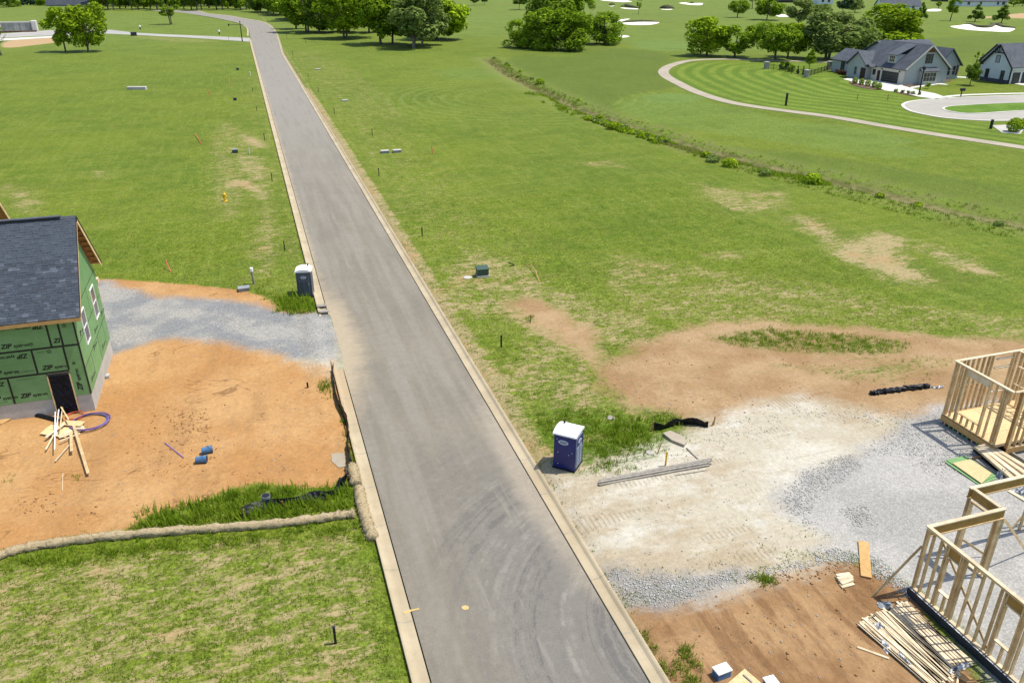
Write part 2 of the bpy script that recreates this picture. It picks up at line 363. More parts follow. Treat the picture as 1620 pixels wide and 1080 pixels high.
FAIRBANDS = [(world_poly(p, 2), s) for p, s in [([(690,110),(740,106),(830,112),(820,122),(700,130)], 0.5), ([(985,48),(1300,40),(1300,75),(985,78)], 0.35), ([(720,30),(810,22),(800,50),(730,60)], 0.3), ([(1455,62),(1620,55),(1620,75),(1460,85)], -0.8), ([(1480,85),(1540,80),(1545,112),(1500,115)], -0.5), ([(940,22),(1240,18),(1240,24),(940,28)], -0.6), ([(1010,66),(1080,66),(1080,80),(990,78)], 0.8),([(810,70),(985,66),(1000,78),(985,84),(810,90)],-0.6)]]
SPILL_Y0, SPILL_Y1 = G(520, 612)[1], G(512, 492)[1]

_wr = np.random.RandomState(3)
_WAVES = [(_wr.uniform(0, 6.28), 2*math.pi/l, _wr.uniform(0, 6.28)) for l in (3.1, 4.3, 5.7, 7.9, 2.2, 1.6, 1.1) for _ in range(2)]
def terrain(X, Y, clay=None):
    X = np.asarray(X, float); Y = np.asarray(Y, float)
    near = np.clip((150 - Y) / 40, 0, 1) * np.clip((X + 60) / 20, 0, 1) * np.clip((90 - X) / 30, 0, 1)
    w = sum(math.sqrt(6.28/k) * np.sin(k*(X*math.cos(a)+Y*math.sin(a)) + p) for a, k, p in _WAVES) / len(_WAVES)
    z = 0.045 * w * near
    dl, dr = 2.78 - X, X - 11.42
    side = np.maximum(dl, dr)
    verge = np.clip(side / 0.5, 0, 1) * np.clip((14 - side) / 10, 0, 1)
    z = z * np.clip(side / 1.5, 0, 1) + 0.125 * verge * (Y < 262) + 0.0 * near
    z = np.where((side < 0) & (Y < 262), -0.05, z)
    sp = np.clip((X - 1.2) / 0.8, 0, 1) * np.clip((3.75 - X) / 0.3, 0, 1) * np.clip((Y - SPILL_Y0) / 4.0, 0, 1) * np.clip((SPILL_Y1 - Y) / 1.5, 0, 1)
    z = z + sp * 0.24 * (X < 3.8)
    d = line_dist(X, Y, CREEK, 9.0)
    z = z - 0.6 * np.exp(-(d / 1.4) ** 2) * (d < 8.9)
    z = z + 0.45 * np.exp(-((X + 15.5) / 3.2) ** 2 - ((Y - 43.2) / 1.3) ** 2)      # dirt heaped along the unfinished house
    return z
def ht(x, y): return float(terrain(np.array([x]), np.array([y]))[0])
def at(px, py):                                   # a place standing on the ground under a photo point
    x, y, _ = G(px, py)
    for _ in range(4):
        x, y, _ = G(px, py, ht(x, y))
    return Vector((x, y, ht(x, y)))

def axis(fine0, fine1, step, lo, hi, grow):
    a = list(np.arange(fine0, fine1, step)); s, x = step, a[-1]
    while x < hi: s = s * grow; x += s; a.append(x)
    s, x, b = step, fine0, []
    while x > lo: s = s * grow; x -= s; b.append(x)
    return np.array(b[::-1] + a)
gx = axis(-26, 46, 0.24, -2500, 2600, 1.045)
gy = axis(13, 74, 0.24, -60, 3200, 1.022)
GX, GY = np.meshgrid(gx, gy)
X, Y = GX.ravel(), GY.ravel()
A = {}
S = lambda p, lim=6.0: inside_dist(X, Y, p, lim)
A['f_clay'] = S(CLAY); A['f_gravel'] = np.maximum(S(GRAVEL_L), S(GRAVEL_R)); A['f_chalk'] = np.maximum(np.maximum(S(CHALK) + 1.0, S(CHALK_L)), S(CHALK_L2))
A['f_tan'] = S(TAN); A['f_tan'] = np.maximum(A['f_tan'], S(TAN2) - 0.6); A['f_dark'] = S(DARK); A['f_stone'] = S(GRAVEL_D)
A['f_green'] = np.maximum(S(GREENI), np.maximum(S(SPARSE) - 1.2, S(POTTYG)))
orange = np.full(X.shape, -6.0)
for p in ORANGE_FAR: orange = np.maximum(orange, S(p))
A['f_orange'] = orange
dry = np.full(X.shape, 0.17)
for p, s in PATCHES: dry = np.maximum(dry, (0.25 + 0.345 * s) * np.clip(S(p) / 5.0 + 0.75, 0.35, 1) * (S(p) > -5.9))
dry = np.maximum(dry, 0.45 * np.clip(S(LOTLAWN) / 2 + 0.5, 0, 1))
rs = X - 11.4; dry = np.maximum(dry, np.where((rs > 0) & (rs < 14) & (Y < 260), 0.35 - 0.012 * np.abs(rs - 5), 0))
dry = np.maximum(dry, np.where((rs > 0) & (rs < 1.2), 0.66 - 0.16 * rs, 0)); ls = 2.8 - X
dry = np.maximum(dry, np.where((ls > 0) & (ls < 9) & (Y > 58) & (Y < 200), 0.36 - 0.02 * ls, 0))
dry = np.where(Y > 175, np.minimum(dry, 0.42), dry)
dry = np.where((X > 30) & (Y > 95), np.minimum(dry, 0.2), dry)
A['f_dry'] = dry
tone = -0.9 * np.clip(S(ROUGH) / 2 + 0.5, 0, 1) - 0.75 * np.clip(S(ROUGH2) / 2 + 0.5, 0, 1) - 0.25 * np.clip(S(DARKTURF, 20) / 12 + 0.3, 0, 1)
for k, p in enumerate(TEES): tone = np.maximum(tone, (0.95, 0.6, 0.5)[k] * np.clip(S(p) / 1.0 + 0.5, 0, 1) + np.minimum(tone, 0))
for p, s in FAIRBANDS: tone = tone + s * np.clip(S(p, 20) / 8 + 0.5, 0, 1)
A['f_tone'] = tone
A['f_lawn'] = np.maximum(S(STRIPES), -6); A['f_path'] = np.minimum(line_dist(X, Y, PATHC, 60), 60)
cd = line_dist(X, Y, CREEK, 30); A['f_creek'] = cd
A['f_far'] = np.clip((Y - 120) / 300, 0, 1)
# no turf breaks through on the way the machines drive
nx, ny = len(gx), len(gy)
ii = np.arange(ny - 1)[:, None] * nx + np.arange(nx - 1)[None, :]
F = np.stack([ii, ii + 1, ii + nx + 1, ii + nx], -1).reshape(-1, 4)
ground_me = np_mesh('ground', np.stack([X, Y, terrain(X, Y)], 1), F, A, smooth=True)

n = NT('ground')
nb = n.noise(0.035, 4, 0.6); nm = n.noise(0.45, 4, 0.6); nf = n.noise(4.5, 6, 0.72); ng = n.noise(16.0, 3, 0.7)
nfl = n.noise(2.6, 5, 0.75, n.scale(n.pos, (0.8, 1.7, 1)))
streak = n.noise(1.1, 4, 0.65, n.scale(n.pos, (1.0, 0.10, 1.0), 0.12))
sp0 = n.new('ShaderNodeSeparateXYZ'); n.put(sp0.inputs[0], n.pos); sepx = sp0.outputs[0]
# turf
turf = n.mix(n.rng(nb, 0.38, 0.62), (0.102, 0.148, 0.008), (0.076, 0.126, 0.007))
turf = n.mix(n.rng(nm, 0.35, 0.7, 0, 0.7), turf, (0.128, 0.162, 0.014))
turf = n.mix(n.rng(streak, 0.45, 0.7, 0, 0.65), turf, (0.140, 0.182, 0.022))
swirl = n.noise(0.9, 3, 0.6, n.scale(n.pos, (0.12, 1.1, 1.0), 0.5), 1.2)
turf = n.mix(n.rng(swirl, 0.5, 0.72, 0, 0.5), turf, (0.152, 0.194, 0.030))
mow_c = G(752, 141)
dm = n.new('ShaderNodeVectorMath', operation='DISTANCE'); n.put(dm.inputs[0], n.pos); dm.inputs[1].default_value = (mow_c[0] + 6, mow_c[1] - 14, 0); dmv = dm.outputs['Value']
arcs = n.math('MULTIPLY', n.rng(n.math('SINE', n.math('MULTIPLY', n.math('ADD', dmv, nm), 2.4)), 0.2, 0.9), n.math('MULTIPLY', n.rng(dmv, 8, 12), n.rng(dmv, 24, 36, 1, 0)))
turf = n.mix(n.math('MULTIPLY', arcs, 0.42), turf, (0.155, 0.205, 0.04))
tone_a = n.attr('f_tone')
turf = n.mix(n.rng(tone_a, 0, -1, 0, 0.65), turf, n.mix(n.rng(nm, 0.35, 0.65), (0.086, 0.122, 0.016), (0.062, 0.100, 0.012)))
turf = n.mix(n.rng(tone_a, 0, 1, 0, 0.7), turf, (0.112, 0.188, 0.036))
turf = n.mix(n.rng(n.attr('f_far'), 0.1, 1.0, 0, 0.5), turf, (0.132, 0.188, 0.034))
lawn = n.rng(n.math('ADD', n.attr('f_lawn'), n.math('MULTIPLY', n.math('SUBTRACT', nm, 0.5), 1.5)), -0.5, 0.5)
wave = n.math('SINE', n.math('MULTIPLY', n.math('ADD', n.attr('f_path'), n.math('MULTIPLY', nm, 1.2)), 1.72))
turf = n.mix(n.math('MULTIPLY', lawn, 0.9), turf, n.mix(n.math('MULTIPLY', n.rng(wave, -0.7, 0.8), n.rng(nm, 0.3, 0.6, 0.55, 1.0)), (0.078, 0.142, 0.008), (0.142, 0.202, 0.020)))
nz1 = n.noise(1.5, 5, 0.8); nz2 = n.noise(7.5, 4, 0.8, n.scale(n.pos, (1.0, 0.75, 1.0)))
grain = n.math('MULTIPLY', n.rng(nz2, 0.30, 0.70, 0.36, 1.52, False), n.math('MULTIPLY', n.rng(nz1, 0.28, 0.72, 0.70, 1.28, False), n.rng(nf, 0.3, 0.7, 0.8, 1.2, False)))
turf = n.mix(1.0, turf, (1.05, 1.01, 1.15), 'MULTIPLY')
turf = n.mix(n.rng(n.noise(0.11, 4, 0.65), 0.46, 0.66, 0, 0.35), turf, (0.068, 0.104, 0.009))
turf = n.mul(turf, n.math('MULTIPLY', grain, n.rng(ng, 0.3, 0.7, 0.82, 1.18, False)))
# dry spots and straw in the turf
dry_a = n.attr('f_dry')
dn = n.math('ADD', n.math('ADD', n.math('MULTIPLY', nfl, 0.42), n.math('MULTIPLY', n.noise(5.0, 4, 0.75, n.scale(n.pos, (0.6, 1.6, 1.0), -0.35)), 0.24)), n.math('ADD', n.math('MULTIPLY', nm, 0.22), n.math('MULTIPLY', n.noise(1.2, 4, 0.65, n.scale(n.pos, (0.55, 1.5, 1.0), -0.35)), 0.30)))
dryf = n.rng(n.math('ADD', dn, n.math('MULTIPLY', dry_a, 0.52)), 0.80, 0.90)
drycol = n.mix(n.rng(nf, 0.35, 0.65), (0.35, 0.27, 0.145), (0.23, 0.195, 0.085))
drycol = n.mix(n.rng(n.noise(0.22, 3), 0.52, 0.7, 0, 0.55), drycol, (0.34, 0.205, 0.095))
halo = n.rng(n.math('ADD', dn, n.math('MULTIPLY', dry_a, 0.52)), 0.68, 0.88, 0, 0.55)
col = n.mix(halo, turf, n.mul(n.mix(0.5, turf, (0.20, 0.19, 0.055)), grain))
col = n.mix(dryf, col, drycol)
def field(name, amp, w, extra=None):
    wob = n.math('MULTIPLY', n.math('SUBTRACT', n.math('ADD', n.math('MULTIPLY', nm, 0.6), n.math('MULTIPLY', nfl, 0.4)), 0.5), amp)
    v = n.math('ADD', n.attr(name), wob)
    return n.rng(v, -w, w)
fine = n.rng(nf, 0.3, 0.7, 0.82, 1.16, False)
track = n.noise(0.9, 5, 0.65, n.scale(n.pos, (0.25, 1.6, 1.0), 0.25))
clayc = n.mix(n.rng(n.noise(0.16, 4, 0.6), 0.36, 0.64), (0.350, 0.182, 0.066), (0.405, 0.240, 0.102))
clayc = n.mix(n.rng(n.noise(0.5, 5, 0.65, n.scale(n.pos, (1.2, 0.45, 1.0), 0.35)), 0.46, 0.68, 0, 0.5), clayc, (0.270, 0.148, 0.060))
clayc = n.mix(n.rng(n.noise(1.8, 5, 0.7), 0.64, 0.76, 0, 0.35), clayc, (0.52, 0.38, 0.22))
rut = n.math('ABSOLUTE', n.math('SUBTRACT', n.noise(0.55, 3, 0.55, n.scale(n.pos, (0.5, 1.0, 1.0), -0.4), 0.8), 0.5))
clayc = n.mix(n.math('MULTIPLY', n.rng(rut, 0.004, 0.016, 1, 0), n.rng(n.noise(0.3, 3), 0.5, 0.62, 0, 0.6)), clayc, (0.14, 0.07, 0.03))
clayc = n.mix(n.math('MULTIPLY', n.rng(n.noise(3.2, 5, 0.75), 0.60, 0.70), n.rng(n.noise(0.25, 3), 0.52, 0.62, 0, 0.75)), clayc, (0.17, 0.09, 0.04))
clayc = n.mul(clayc, fine)
darkc = n.mix(n.rng(n.noise(0.3, 4, 0.6), 0.36, 0.64), (0.215, 0.120, 0.053), (0.305, 0.188, 0.092))
darkc = n.mix(n.rng(n.noise(1.0, 5, 0.65, n.scale(n.pos, (1.5, 0.3, 1.0), -0.45)), 0.46, 0.62, 0, 0.7), darkc, (0.155, 0.082, 0.036))
darkc = n.mix(n.math('MULTIPLY', n.rng(n.noise(3.2, 5, 0.75), 0.58, 0.70), n.rng(n.noise(0.25, 3), 0.45, 0.6, 0, 0.7)), darkc, (0.11, 0.055, 0.025))
darkc = n.mul(darkc, fine)
tanc = n.mix(n.rng(n.noise(0.22, 4, 0.6), 0.38, 0.62), (0.255, 0.156, 0.076), (0.335, 0.228, 0.124))
tanc = n.mix(n.rng(track, 0.5, 0.7, 0, 0.6), tanc, (0.29, 0.185, 0.09))
tanc = n.mix(n.math('MULTIPLY', n.rng(n.noise(2.2, 5, 0.75), 0.56, 0.70), n.rng(n.noise(0.2, 3), 0.42, 0.6, 0, 0.6)), tanc, (0.20, 0.125, 0.06))
tanc = n.mix(n.rng(dn, 0.60, 0.72, 0.0, 0.35), tanc, (0.20, 0.19, 0.07))
tanc = n.mul(tanc, fine)
chalkc = n.mix(n.rng(n.noise(0.18, 5, 0.62), 0.4, 0.6), (0.46, 0.43, 0.355), (0.39, 0.35, 0.265))
chalkc = n.mix(n.rng(n.noise(0.5, 5, 0.6), 0.52, 0.68, 0, 0.7), chalkc, (0.47, 0.45, 0.39))
chalkc = n.mix(n.rng(n.noise(1.2, 5, 0.7, n.scale(n.pos, (0.22, 1.5, 1.0), 0.2)), 0.57, 0.74, 0, 0.45), chalkc, (0.28, 0.225, 0.145))
chalkc = n.mix(n.rng(n.noise(0.16, 5, 0.68, n.scale(n.pos, (0.7, 1.5, 1.0), 0.15)), 0.44, 0.61, 0, 0.8), chalkc, (0.315, 0.250, 0.160))
tread = n.math('MULTIPLY', n.rng(n.math('SINE', n.math('MULTIPLY', n.math('ADD', sepx, n.math('MULTIPLY', nm, 0.25)), 26.0)), 0.1, 0.8), n.math('MULTIPLY', n.rng(n.noise(0.42, 2, 0.4, n.scale(n.pos, (0.5, 2.2, 1.0), 0.2)), 0.60, 0.66), 0.5))
chalkc = n.mix(tread, chalkc, (0.22, 0.18, 0.12))
chalkc = n.mul(chalkc, fine)
peb = n.voro(11.0); pebc = n.voro(11.0, out='Color')
grav = n.mix(n.rng(n.noise(0.25, 4), 0.4, 0.6), (0.345, 0.335, 0.31), (0.415, 0.40, 0.37))
grav = n.mul(grav, n.math('MULTIPLY', n.rng(peb, 0.0, 0.6, 1.10, 0.74, False), n.rng(nf, 0.3, 0.7, 0.85, 1.15, False)))
gravl = n.mul(n.mix(n.rng(n.noise(0.3, 4), 0.4, 0.62), (0.25, 0.255, 0.255), (0.37, 0.355, 0.32)), n.math('MULTIPLY', n.rng(peb, 0.0, 0.6, 1.15, 0.65, False), fine))
sep = n.new('ShaderNodeSeparateXYZ'); n.put(sep.inputs[0], n.pos)
onleft = n.rng(sep.outputs[0], 6.0, 8.0, 1, 0)
grav = n.mix(onleft, grav, gravl)
stonec = n.mul((0.27, 0.265, 0.26), n.rng(peb, 0.0, 0.55, 1.35, 0.6, False))
col = n.mix(field('f_tan', 5.0, 0.9), col, tanc)
col = n.mix(field('f_clay', 1.3, 0.22), col, clayc)
col = n.mix(field('f_dark', 1.6, 0.3), col, darkc)
col = n.mix(field('f_chalk', 4.5, 1.0), col, chalkc)
col = n.mix(field('f_gravel', 3.2, 0.75), col, grav)
col = n.mix(n.math('MULTIPLY', field('f_stone', 3.2, 0.7), 0.8), col, stonec)
col = n.mix(n.math('MULTIPLY', field('f_green', 5.5, 0.8), n.rng(dn, 0.52, 0.64, 1, 0)), col, n.mul(n.mix(0.35, turf, (0.06, 0.135, 0.012)), 0.95))
col = n.mix(field('f_orange', 3.0, 0.8), col, (0.36, 0.245, 0.13))
# rough grass on the banks and the eroded creek bed
ck = n.attr('f_creek')
col = n.mix(n.math('MULTIPLY', n.rng(n.math('ADD', ck, n.math('MULTIPLY', nz1, 5.0)), 5.0, 9.0, 0.75, 0), n.rng(nz1, 0.25, 0.7, 0.5, 1.0)), col, n.mul(n.mix(n.rng(nm, 0.4, 0.62), (0.135, 0.185, 0.024), (0.150, 0.155, 0.050)), n.rng(nf, 0.3, 0.7, 0.6, 1.35, False)))
col = n.mix(n.rng(n.math('ADD', ck, n.math('MULTIPLY', nm, 1.6)), n.math('ADD', 0.2, n.math('MULTIPLY', n.noise(0.06, 3), 3.0)), n.math('ADD', 0.8, n.math('MULTIPLY', n.noise(0.06, 3), 3.0)), 0.7, 0), col, n.mix(n.rng(nm, 0.4, 0.6), (0.085, 0.075, 0.03), (0.20, 0.165, 0.08)))
n.bump(n.math('ADD', n.math('MULTIPLY', nz2, 0.9), n.math('MULTIPLY', n.noise(2.2, 4, 0.6), 1.0)), 0.55, 0.10)
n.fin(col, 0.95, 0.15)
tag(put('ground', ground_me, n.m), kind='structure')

# ------------------------------------------------------------------ road, kerbs, lanes and paths
ROADPAIRS = [((2.86+0.6, 4.0), (10.70, 4.0))]
far_pairs = [((401,80),(446,71)), ((396,58),(437,56)), ((393,46),(430,44.4)), ((384.7,39.4),(422,38.3)), ((375,36),(411,34.4)), ((363,33.3),(400,32.2)), ((348,30),(382,29.2)), ((336,27.9),(360,25.1)), ((312,24),(328,22)), ((287,20.6),(314,17.8)), ((268,19),(288,17.2)), ((240,17.6),(255,16))]
yy = list(np.arange(4, 240, 0.6))
left = [(3.46, y) for y in yy] + curve_pts([(3.46, 245)] + [G2(*a) for a, b in far_pairs[1:]], 5)
right = [(10.70, y) for y in yy] + curve_pts([(10.70, 252)] + [G2(*b) for a, b in far_pairs[1:]], 5)
L_, R_ = np.array(left), np.array(right); K = 24
tt = np.linspace(0, 1, K)
RV = (L_[:, None, :] * (1 - tt)[None, :, None] + R_[:, None, :] * tt[None, :, None]).reshape(-1, 2)
crown = np.tile(0.05 * (1 - (2 * tt - 1) ** 2), len(L_))
ii = np.arange(len(L_) - 1)[:, None] * K + np.arange(K - 1)[None, :]
RF = np.stack([ii, ii + 1, ii + K + 1, ii + K], -1).reshape(-1, 4)
turn_c = np.array(G2(1190, 985))                 # machines swing round this point into the gravel drive
RA = {'f_turn': np.hypot(RV[:,0]-turn_c[0], RV[:,1]-turn_c[1]),
      'f_use': np.clip((36 - RV[:,1]) / 9, 0, 1) * np.clip((RV[:,0] - 4.2) / 3.5, 0.12, 1),
      'f_dustl': np.clip(1 - (RV[:,0] - 3.4) / 2.7, 0, 1) * np.exp(-((RV[:,1] - 50) / 10.0) ** 2) + 0.55 * np.clip(1 - (RV[:,0] - 3.4) / 0.8, 0, 1) * np.clip((RV[:,1]-58) / 10, 0, 1) * np.clip((240 - RV[:,1]) / 40, 0, 1),
      'f_dustr': np.clip(1 - (10.7 - RV[:,0]) / 1.7, 0, 1) * np.exp(-((RV[:,1] - 31) / 9.0) ** 2),
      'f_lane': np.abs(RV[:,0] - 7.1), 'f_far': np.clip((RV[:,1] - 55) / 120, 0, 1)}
road_me = np_mesh('road', np.column_stack([RV, 0.065 + crown]), RF, RA, smooth=True)
n = NT('asphalt')
nb = n.noise(0.12, 4, 0.6); nl = n.noise(1.3, 4, 0.6, n.scale(n.pos, (1.0, 0.06, 1.0))); nf = n.noise(22.0, 4, 0.7); nm = n.noise(0.9, 5, 0.65)
col = n.mix(n.rng(nb, 0.36, 0.64), (0.166, 0.147, 0.114), (0.190, 0.168, 0.129))
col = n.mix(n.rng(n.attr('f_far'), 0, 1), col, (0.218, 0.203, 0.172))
col = n.mix(n.rng(nl, 0.42, 0.66, 0, 0.5), col, (0.222, 0.205, 0.175))
col = n.mix(n.rng(nl, 0.5, 0.3, 0, 0.35), col, (0.140, 0.133, 0.120))
tv = n.new('ShaderNodeCombineXYZ'); n.put(tv.inputs[0], n.attr('f_turn')); n.put(tv.inputs[1], n.math('MULTIPLY', nm, 0.6))
arc = n.noise(1.7, 4, 0.72, tv.outputs[0], 0.6)
use = n.attr('f_use')
col = n.mix(n.math('MULTIPLY', use, 0.7), col, (0.138, 0.130, 0.117))
col = n.mix(n.math('MULTIPLY', n.rng(arc, 0.49, 0.62), n.math('MULTIPLY', use, n.rng(nm, 0.42, 0.66, 0.05, 0.7))), col, (0.255, 0.238, 0.20))
col = n.mix(n.math('MULTIPLY', n.rng(arc, 0.46, 0.36), n.math('MULTIPLY', use, 0.7)), col, (0.098, 0.094, 0.088))
dust = n.rng(n.math('ADD', n.math('MULTIPLY', n.attr('f_dustl'), 1.1), n.math('MULTIPLY', nm, 0.6)), 0.46, 1.1, 0, 0.8)
col = n.mix(dust, col, (0.36, 0.295, 0.20))
col = n.mix(n.rng(n.math('ADD', n.attr('f_dustr'), n.math('MULTIPLY', nm, 0.6)), 0.45, 1.0, 0, 0.75), col, (0.29, 0.25, 0.19))
col = n.mix(n.rng(n.noise(0.45, 6, 0.72), 0.665, 0.71, 0, 0.55), col, (0.31, 0.275, 0.215))
col = n.mix(n.rng(n.noise(0.62, 6, 0.75, n.scale(n.pos, (1, 1, 1), 1.0)), 0.70, 0.74, 0, 0.5), col, (0.06, 0.06, 0.06))
seam = n.math('MULTIPLY', n.rng(n.math('ADD', n.attr('f_lane'), n.math('MULTIPLY', n.noise(0.3, 2), 0.12)), 0.055, 0.10, 1, 0), n.rng(nm, 0.3, 0.55, 0.15, 0.55))
col = n.mix(seam, col, (0.09, 0.088, 0.085))
mott = n.noise(2.4, 6, 0.8); col = n.mul(col, n.math('MULTIPLY', n.rng(nf, 0.25, 0.75, 0.80, 1.20, False), n.rng(mott, 0.3, 0.7, 0.90, 1.10, False)))
col = n.mix(n.rng(n.noise(0.8, 5, 0.7, n.scale(n.pos, (1.2, 0.10, 1.0), 0.1)), 0.60, 0.72, 0, 0.4), col, (0.27, 0.245, 0.20))
n.bump(nf, 0.3, 0.012)
n.fin(col, 0.9, 0.25)
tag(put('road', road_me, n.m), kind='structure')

n = NT('kerb')
nl = n.noise(0.35, 5, 0.65); nf = n.noise(7, 4, 0.7)
col = n.mix(n.rng(nl, 0.36, 0.64), (0.40, 0.335, 0.225), (0.33, 0.27, 0.175))
col = n.mix(n.rng(nf, 0.56, 0.75, 0, 0.5), col, (0.25, 0.205, 0.14))
col = n.mix(n.rng(n.noise(1.5, 5, 0.7), 0.58, 0.72, 0, 0.5), col, (0.43, 0.38, 0.29))
sk = n.new('ShaderNodeSeparateXYZ'); n.put(sk.inputs[0], n.pos)
band = n.math('MULTIPLY', n.rng(n.math('ABSOLUTE', n.math('SUBTRACT', sk.outputs[1], 46.0)), 2, 13, 1, 0), n.rng(sk.outputs[0], 5, 6, 1, 0))
band2 = n.math('MULTIPLY', n.rng(n.math('ABSOLUTE', n.math('SUBTRACT', sk.outputs[1], 27.0)), 2, 9, 0.45, 0), n.rng(sk.outputs[0], 5, 6, 0, 1))
col = n.mix(n.rng(n.math('ADD', n.math('MAXIMUM', band, band2), n.math('MULTIPLY', nl, 0.8)), 0.75, 1.25, 0, 0.85), col, n.mix(nl, (0.36, 0.235, 0.115), (0.36, 0.31, 0.22)))
n.bump(nf, 0.2, 0.02); M['kerb'] = n.fin(col, 0.92, 0.2)
KPROF = [(0.0, 0.03), (0.02, 0.068), (0.30, 0.062), (0.40, 0.075), (0.50, 0.15), (0.56, 0.17), (0.62, 0.165), (0.63, 0.02)]
def kerb(points, sgn, name='kerb', gap=0.045):
    mb = MB(); pts = [Vector((p[0], p[1], 0)) for p in points]; acc = 0.0
    rows = []
    for i, p in enumerate(pts):
        d = (pts[min(i+1, len(pts)-1)] - pts[max(i-1, 0)]).normalized(); nrm = Vector((d.y, -d.x, 0)) * sgn
        rows.append([p + nrm * (gap + a) + Vector((0, 0, z)) for a, z in KPROF])
    m = len(KPROF)
    vs = [q for r in rows for q in r]
    fs = []
    for i in range(len(rows)-1):
        for k in range(m-1):
            f = (i*m+k, i*m+k+1, (i+1)*m+k+1, (i+1)*m+k)
            fs.append(f if sgn < 0 else f[::-1])
    mb.add(vs, fs)
    return tag(mb.build(name, M['kerb']), kind='structure')
def cut_joints(lst, step=3.05):                   # contraction joints: a thin dip across the kerb every three metres
    return lst
jl = []
for y in np.arange(5, 110, 3.05): jl += [(y, 0), (y + 2.99, 0)]
ky = sorted(set(list(np.arange(4, 242, 1.5))))
kerb([(3.46, y) for y in ky] + [p for p in left[len(yy):] if p[1] < G(395.6, 62)[1]], -1)
kerb([p for p in curve_pts([G2(*q) for q in [(393.5,57.5),(393,46),(384.7,39.4),(375,36),(363,33.3),(348,30),(336,27.9),(312,24)]], 4)], -1)
kerb([(10.70, y) for y in ky] + right[len(yy):-8], 1)
# open joints between the kerb pieces, filled with dirt
jt = MB()
for y in np.arange(17, 120, 3.05):
    for s, x0 in ((-1, 3.46-0.045), (1, 10.70+0.045)):
        if s < 0 and SPILL_Y0 - 0.5 < y < SPILL_Y1 + 0.5: continue
        for (a0, z0), (a1, z1) in zip(KPROF[1:6], KPROF[2:7]):
            jt.slab([(x0+s*a0, y, z0+.004), (x0+s*a1, y, z1+.004), (x0+s*a1, y+.04, z1+.004), (x0+s*a0, y+.04, z0+.004)], 0.003)
tag(jt.build('kerb_joint', M['wood_grey']), kind='structure')

def sheet(name, poly, mat, z=0.05, kind='structure', th=0.12):
    return tag(MB().prism(poly, z - th, z).build(name, mat), kind=kind)
def strip(name, pts, w, mat, z=0.05):
    P = [np.array(p) for p in pts]; a, b = [], []
    for i in range(len(P)):
        d = P[min(i+1, len(P)-1)] - P[max(i-1, 0)]; d = d / (np.hypot(*d) + 1e-9); nn = np.array([-d[1], d[0]])
        ww = w(i / (len(P)-1)) if callable(w) else w
        a.append(P[i] + nn * ww / 2); b.append(P[i] - nn * ww / 2)
    vs = [(p[0], p[1], z) for p in a] + [(p[0], p[1], z) for p in b] + [(p[0], p[1], z-.15) for p in a] + [(p[0], p[1], z-.15) for p in b]
    m = len(P); fs = []
    for i in range(m-1): fs += [(i, i+m, i+m+1, i+1), (i+2*m, i, i+1, i+1+2*m), (i+m, i+3*m, i+3*m+1, i+m+1)]
    mb = MB(); mb.add(vs, [f for f in fs]); return tag(mb.build(name, mat), kind='structure')
strip('path', PATHC, 2.5, M['path'], 0.06)
M['lane'] = pm('lane', (0.29, 0.28, 0.255), (0.34, 0.325, 0.295), 0.08, 0.9, 0.12)
M['culdesac'] = pm('culdesac', (0.285, 0.27, 0.235), (0.33, 0.31, 0.27), 0.08, 0.9, 0.12)
lane_poly = [G2(*p) for p in [(396,60.5),(360,58.8),(300,56.4),(250,54.2),(211,52),(176,47.6),(150,48.5),(81,48.2),(54,50),(0,54),(-60,57),(-60,60),(0,60.5),(54,57.6),(95,56.6),(150,54),(171,53.8),(217,55.7),(255,58),(295,59.8),(345,63),(392,66.3),(396,66.5)]]
sheet('lane', lane_poly, M['lane'], 0.05)
sheet('slab_strip', [G2(*p) for p in [(-40,62.5),(10,61.5),(55,59.2),(96,57.6),(96,59.4),(60,61.5),(12,64.5),(-40,67)]], M['concrete_white'], 0.12)
cul = curve_pts([G2(*p) for p in [(1640,150.5),(1540,153.8),(1480,157),(1443,160.5),(1428,166.5),(1438,175),(1460,181),(1500,187.5),(1570,191.5),(1640,190)]], 5)
sheet('culdesac_road', cul, M['culdesac'], 0.05)
isl = curve_pts([G2(*p) for p in [(1640,163),(1560,165.6),(1508,168.2),(1490,172.5),(1506,178),(1545,180.8),(1640,174.5)]], 5)
sheet('island_kerb', isl, M['concrete_white'], 0.13)
ci = np.mean(np.array(isl), 0)
n = NT('lawn_clip'); c_ = n.mix(n.rng(n.noise(0.25, 4), .38, .62), (0.075, 0.145, 0.014), (0.105, 0.18, 0.024)); M['lawn'] = n.fin(n.mul(c_, n.rng(n.noise(3.0, 5, 0.7), .3, .7, .7, 1.3, False)), .95, .1)
isl_in = [tuple(np.array(p) + (ci - np.array(p)) / np.hypot(*(ci - np.array(p))) * 0.45) for p in isl]
sheet('island_lawn', isl_in, M['lawn'], 0.16)
strip('culdesac_kerb', cul, 0.5, M['concrete_white'], 0.09)
strip('sidewalk', curve_pts([G2(*p) for p in [(1492,154.6),(1515,151.6),(1560,149.6),(1640,147.8)]], 4), 1.3, M['concrete_white'], 0.07)
sheet('driveway', [G2(*p) for p in [(1333.5,126),(1345,129),(1362,133.5),(1385,138),(1400,144),(1432,148),(1452,153.6),(1487,158.2),(1500,156),(1479,148.5),(1456,144.5),(1438,139),(1428,136.5),(1427,131),(1398,127.5),(1372,127),(1345,124)]], M['concrete_white'], 0.09)
sheet('front_walk', [G2(*p) for p in [(1440,138.5),(1484,131.5),(1500,134.2),(1496,135),(1483,134.2),(1442,140.3)]], M['concrete_white'], 0.08)
sheet('garage_apron', [G2(*p) for p in [(1605,133.5),(1614,127),(1650,124),(1650,139),(1620,136)]], M['concrete_white'], 0.09)
